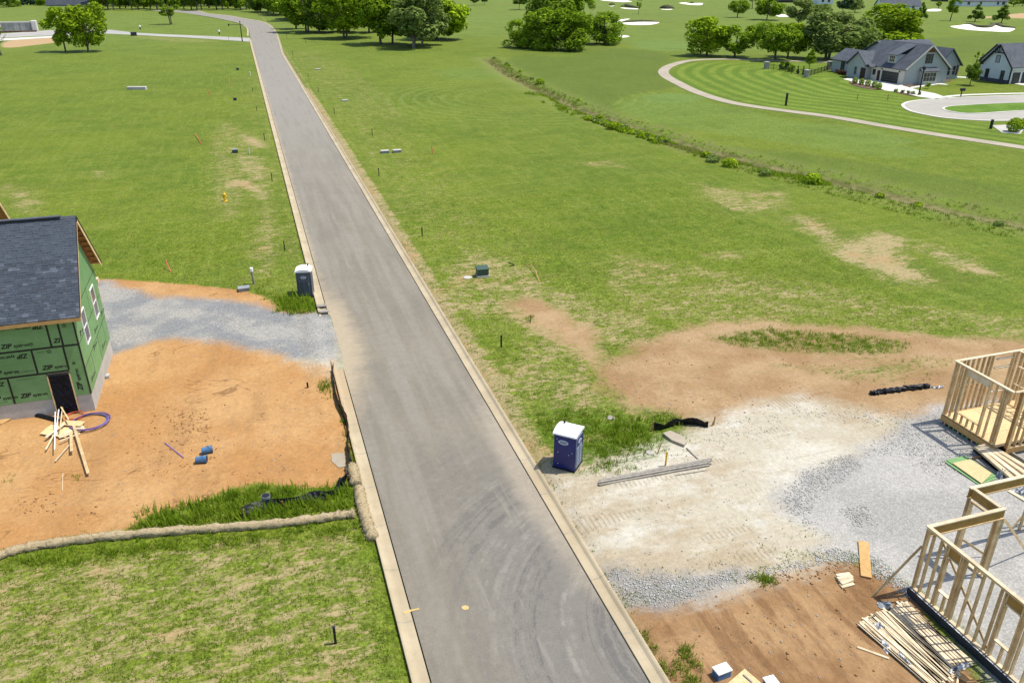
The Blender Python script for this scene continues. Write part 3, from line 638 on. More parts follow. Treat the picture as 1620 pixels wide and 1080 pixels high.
sheet('back_walk', [G2(*p) for p in [(1508,123),(1512,121.5),(1530,122.5),(1545,124),(1545,125),(1528,124.2)]], M['concrete_white'], 0.09)
sheet('flower_bed', curve_pts([G2(*p) for p in [(1343,131),(1352,129.6),(1400,139),(1396,143),(1372,141),(1350,135.5)]], 3, True), M['mulch'], 0.075)
sheet('flower_bed', curve_pts([G2(*p) for p in [(1424,135.5),(1444,133),(1492,126),(1504,127),(1502,129.5),(1478,131),(1440,138)]], 3, True), M['mulch'], 0.06)
sheet('flower_bed', curve_pts([G2(*p) for p in [(1412,143.5),(1425,143.5),(1447,149.5),(1454,152.5),(1446,153),(1420,147.5)]], 3, True), M['mulch'], 0.075)
sheet('gravel_bed', [G2(*p) for p in [(1569,199),(1585,210.5),(1614,212.5),(1622,203),(1622,196.5)]], M['concrete'], 0.06)

# sand bunkers: a sheet of sand under a turned-up turf lip on the far side, overhang shadow painted into its dark colour
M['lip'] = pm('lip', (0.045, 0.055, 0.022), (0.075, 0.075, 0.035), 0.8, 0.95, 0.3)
def bunker(px, lip=None, label=None, hl=0.9):
    ps = curve_pts([G2(*p) for p in px], 3, True)
    sheet('sand_bunker', ps, M['sand'], 0.06)
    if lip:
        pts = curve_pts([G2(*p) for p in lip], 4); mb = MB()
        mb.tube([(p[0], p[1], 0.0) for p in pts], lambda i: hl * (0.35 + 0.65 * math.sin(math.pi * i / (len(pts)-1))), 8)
        tag(mb.build('bunker_lip_shade', M['lip'], smooth=True), kind='structure')
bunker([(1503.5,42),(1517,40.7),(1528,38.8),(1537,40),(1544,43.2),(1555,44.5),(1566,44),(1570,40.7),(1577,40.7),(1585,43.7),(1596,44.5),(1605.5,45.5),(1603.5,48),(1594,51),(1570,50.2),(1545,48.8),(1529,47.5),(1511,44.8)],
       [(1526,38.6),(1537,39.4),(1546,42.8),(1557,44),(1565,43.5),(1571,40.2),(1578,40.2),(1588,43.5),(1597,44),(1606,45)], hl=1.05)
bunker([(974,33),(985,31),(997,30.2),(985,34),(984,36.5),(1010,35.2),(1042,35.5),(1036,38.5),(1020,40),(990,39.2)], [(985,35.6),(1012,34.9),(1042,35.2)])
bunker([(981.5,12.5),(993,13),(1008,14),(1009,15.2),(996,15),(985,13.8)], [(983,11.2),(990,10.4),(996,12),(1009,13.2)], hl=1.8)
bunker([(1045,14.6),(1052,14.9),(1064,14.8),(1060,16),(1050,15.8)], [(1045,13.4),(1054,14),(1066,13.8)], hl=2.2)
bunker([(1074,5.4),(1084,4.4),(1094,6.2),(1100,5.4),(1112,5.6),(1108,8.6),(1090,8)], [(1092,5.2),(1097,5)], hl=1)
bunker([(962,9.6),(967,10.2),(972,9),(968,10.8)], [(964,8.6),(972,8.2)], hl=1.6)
bunker([(950,0.5),(975,-.5),(1000,2.6),(985,3.8),(960,2)], None)
bunker([(978,57),(988,56.4),(996,58.3),(984,60)], None)
bunker([(1228,24),(1240,23.4),(1250,26.5),(1232,27)], None)
bunker([(1276,27),(1280,26.4),(1281,28),(1277,28.2)], None)
bunker([(1464,17.4),(1474,14.6),(1488,15),(1487,18),(1470,18.4)], None)

# ------------------------------------------------------------------ trees
def leaf_cloud(name, centres, radii, n, size, seed, up=0.25, inner=0.15, flat=1.0):
    r = np.random.RandomState(seed); C = np.array(centres, float); R = np.array(radii, float)
    w = R ** 2; idx = r.choice(len(C), n, p=w / w.sum())
    d = r.normal(size=(n, 3)); d[:, 2] = d[:, 2] + up; d /= np.linalg.norm(d, axis=1)[:, None]
    rad = R[idx] * np.where(r.rand(n) < inner, r.uniform(0.3, 0.8, n), r.uniform(0.85, 1.12, n))
    P = C[idx] + d * rad[:, None] * np.array([1, 1, flat])
    nn = d + r.normal(size=(n, 3)) * 0.36 + np.array([0, 0, .35]); nn /= np.linalg.norm(nn, axis=1)[:, None]
    a = np.cross(nn, r.normal(size=(n, 3))); a /= np.linalg.norm(a, axis=1)[:, None]; b = np.cross(nn, a)
    s = size * r.uniform(0.55, 1.35, n)[:, None]
    fold = nn * s * 0.35
    V = np.stack([P - a*s, P - b*s*0.6 + fold*r.uniform(-1,1,(n,1)), P + a*s, P + b*s*0.6 + fold*r.uniform(-1,1,(n,1))], 1).reshape(-1, 3)
    F = np.arange(n * 4).reshape(-1, 4)
    return np_mesh(name, V, F, {'tone': np.repeat(r.rand(n), 4)})
def crown_mesh(kind, seed):
    r = np.random.RandomState(seed); C, R = [], []
    if kind == 'round':
        for _ in range(26):
            d = r.normal(size=3); d /= np.linalg.norm(d); k = r.uniform(0.5, 1) ** 0.5
            C.append((d[0]*.37*k, d[1]*.37*k, .47 + d[2]*.40*k)); R.append(r.uniform(.09, .17))
        return leaf_cloud('crown', C, R, 4600, 0.031, seed)
    if kind == 'dome':                                # foliage down to the ground
        for _ in range(34):
            t, k = r.uniform(0, 6.28), r.uniform(0, 1) ** .5; z = r.uniform(0.02, .86); w = math.sqrt(max(.05, 1 - (z/.95)**2))
            C.append((math.cos(t)*.40*k*w, math.sin(t)*.40*k*w, z)); R.append(r.uniform(.10, .17))
        return leaf_cloud('crown', C, R, 5000, 0.029, seed)
    if kind == 'vase':
        for _ in range(30):
            t = r.uniform(0, 6.28); z = r.uniform(.08, .92); w = .12 + .30 * min(1, z*1.8) * (1 if z < .7 else (1.05 - z) / .35)
            k = r.uniform(.3, 1); C.append((math.cos(t)*w*k, math.sin(t)*w*k, z)); R.append(r.uniform(.06, .13))
        return leaf_cloud('crown', C, R, 4200, 0.031, seed, up=.4)
    if kind == 'tall':
        for _ in range(30):
            t = r.uniform(0, 6.28); z = r.uniform(.05, .93); w = .36 * math.sqrt(max(.1, 1 - (2*z - .9)**2 * .8))
            k = r.uniform(.2, 1); C.append((math.cos(t)*w*k, math.sin(t)*w*k, z)); R.append(r.uniform(.07, .14))
        return leaf_cloud('crown', C, R, 3800, 0.032, seed)
    if kind == 'thin':                                # sparse crown with gaps
        for _ in range(22):
            t = r.uniform(0, 6.28); z = r.uniform(.0, .95); w = .34 * math.sqrt(max(.1, 1 - (2*z - 1)**2 * .8))
            k = r.uniform(.4, 1); C.append((math.cos(t)*w*k, math.sin(t)*w*k, z)); R.append(r.uniform(.05, .10))
        return leaf_cloud('crown', C, R, 900, 0.042, seed)
    if kind == 'cone':
        for _ in range(30):
            t = r.uniform(0, 6.28); z = r.uniform(.03, .97); w = .42 * (1 - z) ** .7
            k = r.uniform(.4, 1); C.append((math.cos(t)*w*k, math.sin(t)*w*k, z)); R.append(.05 + .09 * (1 - z))
        return leaf_cloud('crown', C, R, 2600, 0.040, seed)
    if kind == 'ball':                                # clipped shrub
        return leaf_cloud('crown', [(0, 0, .5)], [.47], 1100, 0.06, seed, inner=.05)
    for _ in range(14):                               # loose shrub
        t, k, z = r.uniform(0, 6.28), r.uniform(0, 1) ** .5, r.uniform(.08, .7)
        C.append((math.cos(t)*.33*k, math.sin(t)*.33*k, z)); R.append(r.uniform(.12, .24))
    return leaf_cloud('crown', C, R, 700, 0.065, seed)
CROWNS = {k: [crown_mesh(k, 100 + 10 * i + j) for j in range(m)] for i, (k, m) in enumerate((('round', 4), ('dome', 4), ('vase', 3), ('tall', 4), ('thin', 3), ('cone', 3), ('ball', 2), ('loose', 3)))}
for k in CROWNS:
    for me in CROWNS[k]: me.materials.append(M['leaf_mid'])
_tree_n = [0]
def grow(x, y, top, width, cbot, kind, mat, label, cat='tree', group=None, name='tree', trunks=1, bark='bark', trunk_r=None, dx=0.0):
    """a tree of its own at (x, y): its height, crown width and the height where its crown begins, in metres"""
    z0 = ht(x, y); i = _tree_n[0]; _tree_n[0] += 1; r = random.Random(50 + i)
    t = thing(name, label, cat, (x, y, z0 - 0.02), 0.0, group)
    me = CROWNS[kind][i % len(CROWNS[kind])]
    c = put('crown', me, None, t); c.location = (dx, 0, cbot); c.scale = (width, width * r.uniform(.9, 1.1), top - cbot); c.rotation_euler = (0, 0, r.uniform(0, 6.28))
    c.material_slots[0].link = 'OBJECT'; c.material_slots[0].material = M[mat]
    if kind in ('ball',): return t
    tr = trunk_r or max(0.05, 0.020 * top); H = top
    for k in range(trunks):
        mb = MB(); a = r.uniform(0, 6.28) if trunks > 1 else 0; off = 0.35 * (trunks > 1) * tr * 5
        bx, by = math.cos(a + k * 6.28 / trunks) * off, math.sin(a + k * 6.28 / trunks) * off
        hh = cbot + (H - cbot) * 0.62
        mid = (bx * 1.3 + dx * .4 + r.uniform(-.3, .3) * tr * 3, by * 1.3 + r.uniform(-.3, .3) * tr * 3, hh * .5); tip = (bx * 2 + dx, by * 2, hh)
        mb.tube([(bx, by, -.15), (bx, by, hh * .04), mid, tip], lambda q: tr * (1.35, 1.0, .72, .25)[q], 7)
        for q in range(5 if width > 3 else 3):
            a2 = r.uniform(0, 6.28); s = cbot * .85 + (hh - cbot) * r.uniform(0, .55) if cbot > .6 else hh * r.uniform(.2, .6); f = s / hh
            p0 = Vector(mid).lerp(Vector(tip), max(0, f * 2 - 1)) if f > .5 else Vector((bx, by, 0)).lerp(Vector(mid), f * 2)
            e = p0 + Vector((math.cos(a2) * width * .3, math.sin(a2) * width * .3, (H - cbot) * r.uniform(.2, .4)))
            mb.tube([p0, p0.lerp(e, .5) + Vector((0, 0, -.04 * H)), e], lambda q: tr * (.5, .34, .14)[q], 5)
        mb.build('trunk', M[bark], t, smooth=True, local=True)
    return t
def tree(bx, by, ty, x0, x1, cy, kind, mat, label, **kw):
    """the same, measured on the photograph: trunk foot (bx, by), top row ty, crown columns x0..x1, row where the crown begins"""
    x, y, _ = G(bx, by)
    lo, hi = 0.0, 80.0
    def h_of(py):
        r = ray(bx, py); t = math.hypot(x, y) / math.hypot(r[0], r[1]); return max(0.0, CAM_H + r[2] * t)
    mpp = depth(x, y) / FPX
    dxm = ((x0 + x1) / 2 - bx) * mpp
    return grow(x + 0 * dxm, y, h_of(ty) * (1.05 if kind == 'round' else 1.0), (x1 - x0) * mpp * (1.40 if kind == 'round' else 1.22 if kind != 'ball' else 1.12), h_of(cy), kind, mat, label, dx=dxm * .9, **kw)

tree(104, 82, 10, 80, 128, 75, 'vase', 'leaf_bright', 'bright green vase-shaped tree, smaller of the touching pair in the upper left field')
tree(140, 82, -1, 118, 170, 77, 'round', 'leaf_bright', 'bright green full round tree, larger of the touching pair in the upper left field', trunks=1)
tree(2, 88, 14, -28, 15, 70, 'vase', 'leaf_mid', 'green tree cut off by the left edge of the photo, above the lawn')
tree(271, 39, -8, 246, 291, 26, 'thin', 'leaf_mid', 'lone open-crowned tree with several thin stems on the lawn below the dark wood', trunks=3, trunk_r=.22)
# the dark wood along the far left
WL = 'shaded tree deep in the dark far-left wood, behind its front trunks'
ORD = ['first','second','third','fourth','fifth','sixth','seventh','eighth','ninth','tenth','eleventh','twelfth','thirteenth','fourteenth','fifteenth','sixteenth','seventeenth','eighteenth','nineteenth','twentieth','twenty-first','twenty-second','twenty-third','twenty-fourth']
for k, bx in enumerate([152, 162, 171, 180, 190, 199, 209, 219, 228, 238, 249, 258, 291, 303, 312, 319, 331, 343, 352, 361, 372, 381, 390, 398]):
    by = 15.0 - 1.5 * math.sin(k * 1.7) + (1.0 if 285 < bx < 330 else 0)
    tree(bx, by, -34 - 6 * math.sin(k * 2.3), bx - 13, bx + 13, by - 5 - 2 * (k % 3), 'tall', ('leaf_mid', 'leaf_dark', 'leaf_dark')[k % 3], 'tall front tree of the dark far-left wood, %s trunk from the left' % ORD[k], group='trees along the front of the dark wood', bark='bark_pale' if k % 3 == 0 else 'bark', trunk_r=.42)
for k, bx in enumerate(range(150, 425, 9)):
    tree(bx + 3 * math.sin(k * 3.1), 10.5 - 1.5 * (k % 2), -30, bx - 12, bx + 12, 8.5 - (k % 3), 'dome' if k % 2 else 'tall', ('leaf_dark', 'leaf_mid', 'leaf_dark')[k % 3], WL, group='trees of the dark wood at the far left', trunk_r=.4)
for k, (bx, by, ty, x0, x1, m) in enumerate([(6, 12, -10, -8, 18, 'leaf_dark'), (22, 11, -6, 14, 32, 'leaf_mid'), (66, 9, -12, 58, 74, 'leaf_mid')]):
    tree(bx, by, ty, x0, x1, by - 1, 'dome', m, ('dark bushy tree in the top left corner beyond the lawn', 'mid green bushy tree beside the dark one in the top left corner', 'green tree just left of the blue-grey roof at top left')[k])
for k, bx in enumerate((38, 47, 56)):
    tree(bx, 8.5, -14, bx - 7, bx + 7, 8, 'cone', 'leaf_blue', ('blue-green conifer at the top left edge, leftmost of three', 'blue-green conifer at the top left edge, between two others', 'blue-green conifer at the top left edge, rightmost of three')[k], group='blue-green conifers at top left')
# trees beside the road's far bend
RT = [(412, 19, -25, 398, 428, 10, 'tall', 'leaf_dark', 1), (424, 20, -25, 410, 440, 10, 'tall', 'leaf_mid', 1), (433, 21.5, -25, 420, 446, 12, 'tall', 'leaf_dark', 1), (443, 23, -22, 428, 458, 15, 'round', 'leaf_mid', 1), (452, 25, -22, 436, 468, 16, 'round', 'leaf_mid', 1), (461, 33, -16, 444, 480, 22, 'round', 'leaf_mid', 1),
      (468.5, 46, -14, 452, 492, 30, 'tall', 'leaf_mid', 1), (485.5, 51, -26, 462, 508, 30, 'round', 'leaf_mid', 2), (508, 53, -24, 488, 532, 34, 'tall', 'leaf_dark', 2), (535, 51, -22, 518, 560, 38, 'round', 'leaf_mid', 1), (547, 61, -28, 524, 585, 34, 'round', 'leaf_bright', 2), (584, 52, -25, 568, 606, 34, 'round', 'leaf_mid', 1),
      (605, 70, -30, 584, 638, 42, 'round', 'leaf_mid', 2), (621, 70, -20, 602, 650, 46, 'tall', 'leaf_mid', 1), (657, 76, -18, 632, 688, 48, 'round', 'leaf_olive', 2), (668, 72, -26, 645, 704, 46, 'tall', 'leaf_olive', 1), (684, 62, -22, 668, 716, 48, 'round', 'leaf_olive', 1), (691, 63, -20, 672, 737, 44, 'round', 'leaf_bright', 1),
      (515, 36, -30, 490, 545, 22, 'round', 'leaf_dark', 1), (560, 40, -34, 530, 590, 26, 'round', 'leaf_dark', 1), (596, 38, -30, 575, 625, 25, 'dome', 'leaf_mid', 1), (640, 44, -30, 620, 672, 28, 'dome', 'leaf_dark', 1), (478, 30, -26, 455, 500, 20, 'round', 'leaf_dark', 1)]
RN = ['dark tall tree at the road bend, leftmost of the row along its right kerb', 'mid green tree second from the left in the row by the road bend', 'dark slim tree third from the left in the row by the road bend', 'mid green round tree fourth from the left in the row by the road bend', 'round tree fifth from the left in the row by the road bend', 'tree whose shade lies nearest the road bend, in the row right of it',
      'thin straight-trunked tree standing in front of the row right of the road bend', 'large forked tree nearest the road bend, leaning stems above the kerb', 'dark tree with two stems, just right of the big forked tree', 'slim round tree between the dark two-stemmed tree and the big bright one', 'big bright green tree with a thick forked trunk in the middle of the roadside row', 'mid green tree standing behind and right of the big bright forked tree',
      'large tree with twin dark trunks in the roadside row, left of the pale olive one', 'slim tree leaning on the right of the twin dark trunks', 'pale olive tree with light trunks at the front of the row', 'olive tree with a thick dark trunk right beside the pale olive one', 'small olive tree behind the right end of the roadside row', 'bright green tree that ends the roadside row on its right',
      'shaded tree behind the forked tree nearest the bend', 'shaded tree behind the big bright forked tree', 'bushy tree behind the gap left of the twin dark trunks', 'dark bushy tree behind the pale olive tree', 'dark round tree behind the bend, deep in the roadside row']
for a, l in zip(RT, RN):
    a = list(a); w_ = a[4] - a[3]; a[3] -= .16*w_; a[4] += .16*w_ if a[4] < 730 else 0; a[5] += 12 if a[1] > 45 else 6
    tree(*a[:8], l, trunks=a[8], bark='bark_pale' if a[7] == 'leaf_olive' else 'bark', trunk_r=.38)
for bx, by, ty, x0, x1, l in [(750, 9, -8, 744, 757, 'small dark tree right of the roadside row, at the top edge'), (766, 8, -10, 760, 773, 'small tree at the top edge, left of the big green clump')]:
    tree(bx, by, ty, x0, x1, by - 4, 'round', 'leaf_dark', l)
# the big clump on the golf course
tree(818, 76, 28, 800, 846, 73, 'dome', 'leaf_mid', 'low bushy tree at the left end of the big green clump', name='tree')
tree(868, 77, 8, 828, 902, 72, 'dome', 'leaf_mid', 'widest domed tree at the front left of the big green clump', trunk_r=.6)
tree(899, 80, 10, 866, 936, 74, 'dome', 'leaf_mid', 'bright domed tree at the front of the big clump, trunk showing', trunk_r=.6)
tree(957, 70, 17, 926, 984, 64, 'dome', 'leaf_mid', 'separate round dark tree at the right end of the big clump', trunk_r=.5)
tree(850, 66, -12, 828, 880, 56, 'dome', 'leaf_dark', 'tall dark tree at the back left of the big green clump')
tree(888, 62, -30, 862, 918, 50, 'round', 'leaf_mid', 'tallest tree at the back of the big green clump, cut by the top edge')
tree(922, 62, -10, 900, 944, 52, 'tall', 'leaf_mid', 'slim tree at the back right of the big green clump')
tree(821, 16, -6, 812, 834, 8, 'round', 'leaf_dark', 'small dark tree far behind the left of the big clump')
tree(1010, 22.5, -2, 1005, 1016, 13, 'thin', 'leaf_mid', 'thin young tree among the sand bunkers', trunk_r=.14)
# the row on the golf path
tree(1118, 88.5, 26, 1082, 1146, 83, 'round', 'leaf_bright', 'round bright tree at the left end of the golf path row', trunk_r=.32)
tree(1162, 90.5, 32, 1136, 1192, 85, 'round', 'leaf_mid', 'round tree second from the left along the golf path', trunk_r=.3)
tree(1225.5, 95, 31, 1196, 1250, 85, 'round', 'leaf_mid', 'round tree third from the left along the golf path, above the stone pillar', trunk_r=.32)
tree(1246, 91, 35, 1232, 1277, 85, 'round', 'leaf_bright', 'bright tree fourth along the golf path, behind the third one', trunk_r=.26)
tree(1309, 94, 17, 1270, 1346, 83, 'round', 'leaf_olive', 'big grey-green tree with a double trunk left of the grey house', trunks=2, trunk_r=.4)
tree(1280, 110, 75, 1272, 1290, 100, 'cone', 'leaf_mid', 'young pointed tree behind the black fence left of the grey house', trunk_r=.08)
tree(1357, 82, 25, 1326, 1389, 76, 'dome', 'leaf_olive', 'light olive round tree standing behind the grey house roof')
tree(1393, 70, 2, 1354, 1455, 60, 'dome', 'leaf_bright', 'huge bright green tree above the grey house', trunk_r=.7)
tree(1440, 66, 40, 1428, 1456, 62, 'dome', 'leaf_dark', 'low dark bush-like tree under the right side of the huge bright tree')
BK = [(1166, 28, -3, 1157, 1181, 22, 'round', 'leaf_mid', 'small tree between the far bunkers and the second far tree'), (1190, 14, -8, 1182, 1198, 2, 'round', 'leaf_mid', 'far twin-stemmed tree at the top edge, left of a larger dark one'), (1213, 32, -6, 1197, 1236, 26, 'round', 'leaf_mid', 'dark round far tree behind the golf path row'), (1263, 40, -2, 1246, 1282, 32, 'round', 'leaf_olive', 'grey-green far tree in front of a small bunker'), (1332, 26, -10, 1316, 1348, 14, 'tall', 'leaf_blue', 'dark ivy-covered far tree at the top edge'), (1292, 30, 5, 1284, 1312, 24, 'round', 'leaf_olive', 'small pale tree beside the ivy-covered far tree'), (1352, 20, -6, 1340, 1366, 14, 'dome', 'leaf_olive', 'pale rounded tree right of the ivy-covered one'),
      (1455, 32.5, 4, 1447, 1465, 29, 'cone', 'leaf_dark', 'small dark pointed tree right of the huge bright tree'), (1503, 33.5, -3, 1495, 1517, 20, 'tall', 'leaf_mid', 'slim tree with a bare lower trunk above the large bunker'), (1542, 35, 7, 1532, 1556, 30.5, 'cone', 'leaf_dark', 'dark rounded cone tree above the large bunker, left of its twin'), (1584, 37, 8, 1571, 1599, 32, 'cone', 'leaf_dark', 'dark broad cone tree at the right above the large bunker'), (1484, 14, 2, 1480, 1488, 10, 'round', 'leaf_mid', 'tiny tree between the far houses at top right'), (1603, 11, 0, 1597, 1608, 8, 'round', 'leaf_mid', 'tiny far tree near the top right corner'), (1617, 10, -4, 1610, 1628, 6, 'dome', 'leaf_dark', 'dark tree in the top right corner')]
for a in BK: tree(*a, trunk_r=.25)
tree(1534, 135.5, 99, 1526, 1547, 127, 'round', 'leaf_dark', 'young dark tree on the lawn in front of the white house', trunk_r=.09)
tree(1541, 120, 82, 1534, 1551, 112, 'thin', 'leaf_mid', 'thin young tree close to the left corner of the white house', trunk_r=.08)
tree(1468, 141, 129, 1463, 1472, 137, 'loose', 'leaf_mid', 'tiny young tree on the lawn in front of the grey house', trunk_r=.04)

# shrubs by the grey house
def shrub(bx, by, ty, w, kind, mat, label, group=None, name='shrub'):
    tree(bx, by, ty, bx - w/2, bx + w/2, by, kind, mat, label, group=group, name=name, cat='shrub', trunk_r=.05)
for k, (bx, by) in enumerate([(1352, 133.2), (1362.5, 135), (1372.5, 137), (1382.7, 139.2), (1390, 142)]):
    shrub(bx, by, by - 11, 7.8, 'ball', 'leaf_bright', ('clipped round shrub at the left end of the five along the driveway', 'second clipped round shrub from the left along the driveway', 'middle one of the five clipped round shrubs along the driveway', 'fourth clipped round shrub from the left along the driveway', 'clipped round shrub at the right end of the five along the driveway')[k], 'clipped shrubs along the driveway')
for bx, by, w, m, l in [(1417.5, 146, 7, 'leaf_mid', 'round grey-green shrub in the bed where the driveway narrows'), (1427.5, 147.5, 6, 'leaf_olive', 'pale low shrub second in the driveway bed'), (1437, 149, 6, 'leaf_olive', 'pale low shrub third in the driveway bed'), (1444.5, 149.5, 7, 'leaf_mid', 'green low shrub at the right end of the driveway bed'), (1454, 151, 5, 'leaf_dark', 'dark shrub at the foot of the street lamp')]:
    shrub(bx, by, by - 7, w, 'loose', m, l)
for k, (bx, by) in enumerate([(1441, 133.5), (1445, 132.8), (1451, 132), (1457, 131), (1463, 130.2), (1475, 127.5), (1479, 129)]):
    shrub(bx, by, by - (6 if k not in (0, 5) else 9), 5.5, 'loose', 'leaf_mid' if k % 3 else 'leaf_dark', ('taller dark shrub at the garage corner of the grey house', 'low shrub second from the garage corner', 'low shrub under the left of the grey bay window', 'low shrub under the middle of the grey bay window', 'low shrub under the right of the grey bay window', 'taller shrub right of the grey bay window', 'small shrub at the end of the bed beside the front walk')[k])
for k, (bx, by) in enumerate([(1481, 126.3), (1487, 125.8), (1493, 125.2), (1499, 124.8)]):
    shrub(bx, by, by - 5, 6, 'loose', 'leaf_red', ('brownish shrub leftmost below the far wing windows', 'brownish shrub second from the left below the far wing windows', 'brownish shrub third from the left below the far wing windows', 'brownish shrub rightmost below the far wing windows')[k])
for k, (bx, by) in enumerate([(1326, 117.5), (1332, 118.5), (1338, 119.5)]):
    shrub(bx, by, by - 9, 9, 'loose', 'leaf_red', ('dark red shrub leftmost at the left end wall of the grey house', 'dark red shrub in the middle by the left end wall', 'dark red shrub rightmost at the left end wall')[k])
shrub(1505, 124.5, 118.5, 6, 'loose', 'leaf_mid', 'green shrub at the right corner of the grey house wing')
# evergreen screen by the black fence
for k, (bx, by, w, h) in enumerate([(1236, 110, 9, 15), (1244, 111, 9, 15), (1252, 113.5, 10, 13), (1261.5, 117, 5, 14), (1270, 119, 5, 15)]):
    shrub(bx, by, by - h, w, 'dome' if w > 6 else 'cone', 'leaf_dark' if k != 2 else 'leaf_mid', ('dense evergreen at the left of the screen between the stone pillars', 'dense evergreen second from the left between the stone pillars', 'broad lighter evergreen in the middle of the screen', 'narrow evergreen right of the broad one', 'narrow evergreen nearest the right stone pillar')[k], name='evergreen')
shrub(1603, 209, 186, 21, 'ball', 'leaf_bright', 'clipped boxy hedge on the gravel bed by the cul-de-sac', name='hedge')
shrub(1617, 204, 187, 18, 'ball', 'leaf_bright', 'clipped hedge behind the boxy one at the right edge', name='hedge')

# ------------------------------------------------------------------ far houses
def gable_roof(root, x0, x1, y0, y1, ez, rz, ax, oh=0.45, mat='roof_far', th=0.18, name='roof', oe=None):
    mb = MB(); oe = oh if oe is None else oe
    if ax == 'x':
        ym = (y0 + y1) / 2; s = (rz - ez) / ((y1 - y0) / 2); dz = s * oh
        mb.slab([(x0-oe, y0-oh, ez-dz), (x1+oe, y0-oh, ez-dz), (x1+oe, ym, rz), (x0-oe, ym, rz)], th)
        mb.slab([(x0-oe, y1+oh, ez-dz), (x0-oe, ym, rz+.002), (x1+oe, ym, rz+.002), (x1+oe, y1+oh, ez-dz)], th)
    else:
        xm = (x0 + x1) / 2; s = (rz - ez) / ((x1 - x0) / 2); dz = s * oh
        mb.slab([(x0-oh, y0-oe, ez-dz), (xm, y0-oe, rz), (xm, y1+oe, rz), (x0-oh, y1+oe, ez-dz)], th)
        mb.slab([(x1+oh, y0-oe, ez-dz), (x1+oh, y1+oe, ez-dz), (xm, y1+oe, rz+.002), (xm, y0-oe, rz+.002)], th)
    return mb.build(name, M[mat], root)
def gable_walls(root, x0, x1, y0, y1, ez, rz, ax, mat, z0=-0.1, name='wall'):
    mb = MB()
    if ax == 'x':
        ym = (y0+y1)/2; q = [(y0, z0), (y1, z0), (y1, ez), (ym, rz-.12), (y0, ez)]
        vs = [(x0, a, b) for a, b in q] + [(x1, a, b) for a, b in q]
    else:
        xm = (x0+x1)/2; q = [(x0, z0), (x1, z0), (x1, ez), (xm, rz-.12), (x0, ez)]
        vs = [(a, y0, b) for a, b in q] + [(a, y1, b) for a, b in q]
    fs = [(0,1,2,3,4), (9,8,7,6,5)] + [(i, i+5, (i+1)%5+5, (i+1)%5) for i in range(5)]
    mb.add(vs, fs); o = mb.build(name, M[mat], root)
    bm = bmesh.new(); bm.from_mesh(o.data); bmesh.ops.recalc_face_normals(bm, faces=bm.faces); bm.to_mesh(o.data); bm.free()
    return o
def window(root, plane, pos, a, z, w, h, fmat='black', bars=(1, 1), d=0.06, glass='glass', name='window', out=-1, fw=0.09):
    """a framed window on the wall plane X=pos or Y=pos, its frame proud of the wall, its panes a sub-part"""
    def bx(mb, a0, a1, z0, z1, p0, p1):
        lo, hi = sorted((pos + out * p0, pos + out * p1))
        return mb.box(lo, hi, a0, a1, z0, z1) if plane == 'X' else mb.box(a0, a1, lo, hi, z0, z1)
    f = MB(); bx(f, a-w/2-fw, a-w/2, z-fw, z+h+fw, -.05, d); bx(f, a+w/2, a+w/2+fw, z-fw, z+h+fw, -.05, d); bx(f, a-w/2, a+w/2, z-fw, z, -.05, d); bx(f, a-w/2, a+w/2, z+h, z+h+fw, -.05, d)
    for i in range(1, bars[0] + 1): c = a - w/2 + w * i / (bars[0]+1); bx(f, c-.03, c+.03, z, z+h, -.05, d*.8)
    for i in range(1, bars[1] + 1): c = z + h * i / (bars[1]+1); bx(f, a-w/2, a+w/2, c-.03, c+.03, -.05, d*.7)
    o = f.build(name, M[fmat], root)
    bx(MB(), 0, 0, 0, 0, 0, 0)
    bx(p := MB(), a-w/2, a+w/2, z, z+h, -.04, d*.3).build('pane', M[glass], o)
    return o

gh = thing('grey_house', 'grey house with dark blue-grey gables and a dark garage door beside the cul-de-sac', 'house', (138, 150, 0))
gable_walls(gh, 132.6, 143.6, 142.4, 153.0, 3.45, 7.75, 'y', 'wall_grey'); gable_roof(gh, 132.6, 143.6, 142.4, 156.5, 3.45, 7.9, 'y', .5)
gable_walls(gh, 139.0, 152.6, 152.0, 166.5, 3.4, 7.3, 'x', 'wall_grey'); gable_roof(gh, 139.0, 152.6, 152.0, 166.5, 3.4, 7.45, 'x', .5)
gable_walls(gh, 131.2, 140.0, 152.6, 158.8, 3.2, 5.6, 'x', 'wall_grey'); gable_roof(gh, 131.2, 140.0, 152.6, 158.8, 3.2, 5.75, 'x', .45)
gable_walls(gh, 134.4, 141.5, 158.8, 168.2, 3.1, 5.0, 'y', 'wall_grey'); gable_roof(gh, 134.4, 141.5, 158.8, 168.2, 3.1, 5.15, 'y', .45)
gable_walls(gh, 145.6, 151.8, 147.4, 156.0, 3.4, 6.4, 'y', 'wall_grey'); gable_roof(gh, 145.6, 151.8, 147.4, 156.0, 3.4, 6.55, 'y', .5)
MB().box(132.48, 132.62, 142.5, 152.4, -.05, 3.05).build('garage_wall', M['trim_cream'], gh)
gable_roof(gh, 130.9, 134.4, 151.0, 152.6, 3.0, 3.4, 'x', .2, name='porch_roof')
g_ = MB()
for i in range(4): g_.box(132.39, 132.477, 144.1, 149.0, 0.02 + i*.58, 0.57 + i*.58)
g_.build('garage_door', M['door_dark'], gh)
MB().box(132.39, 132.477, 149.6, 150.4, 0.05, 2.2).build('door', M['door_red'], gh)
MB().box(131.1, 131.19, 152.75, 154.3, 0.05, 2.4).build('door', M['door_red'], gh)
window(gh, 'X', 132.48, 151.5, 1.2, .7, 1.0, 'black', (0, 1))
window(gh, 'X', 131.2, 156.0, .8, 0.8, 1.6, 'wall_grey', (0, 1))
window(gh, 'X', 134.4, 160.3, .8, .9, 1.6, 'black', (0, 1)); window(gh, 'X', 134.4, 164.4, .8, 1.1, 1.7, 'black', (0, 1))
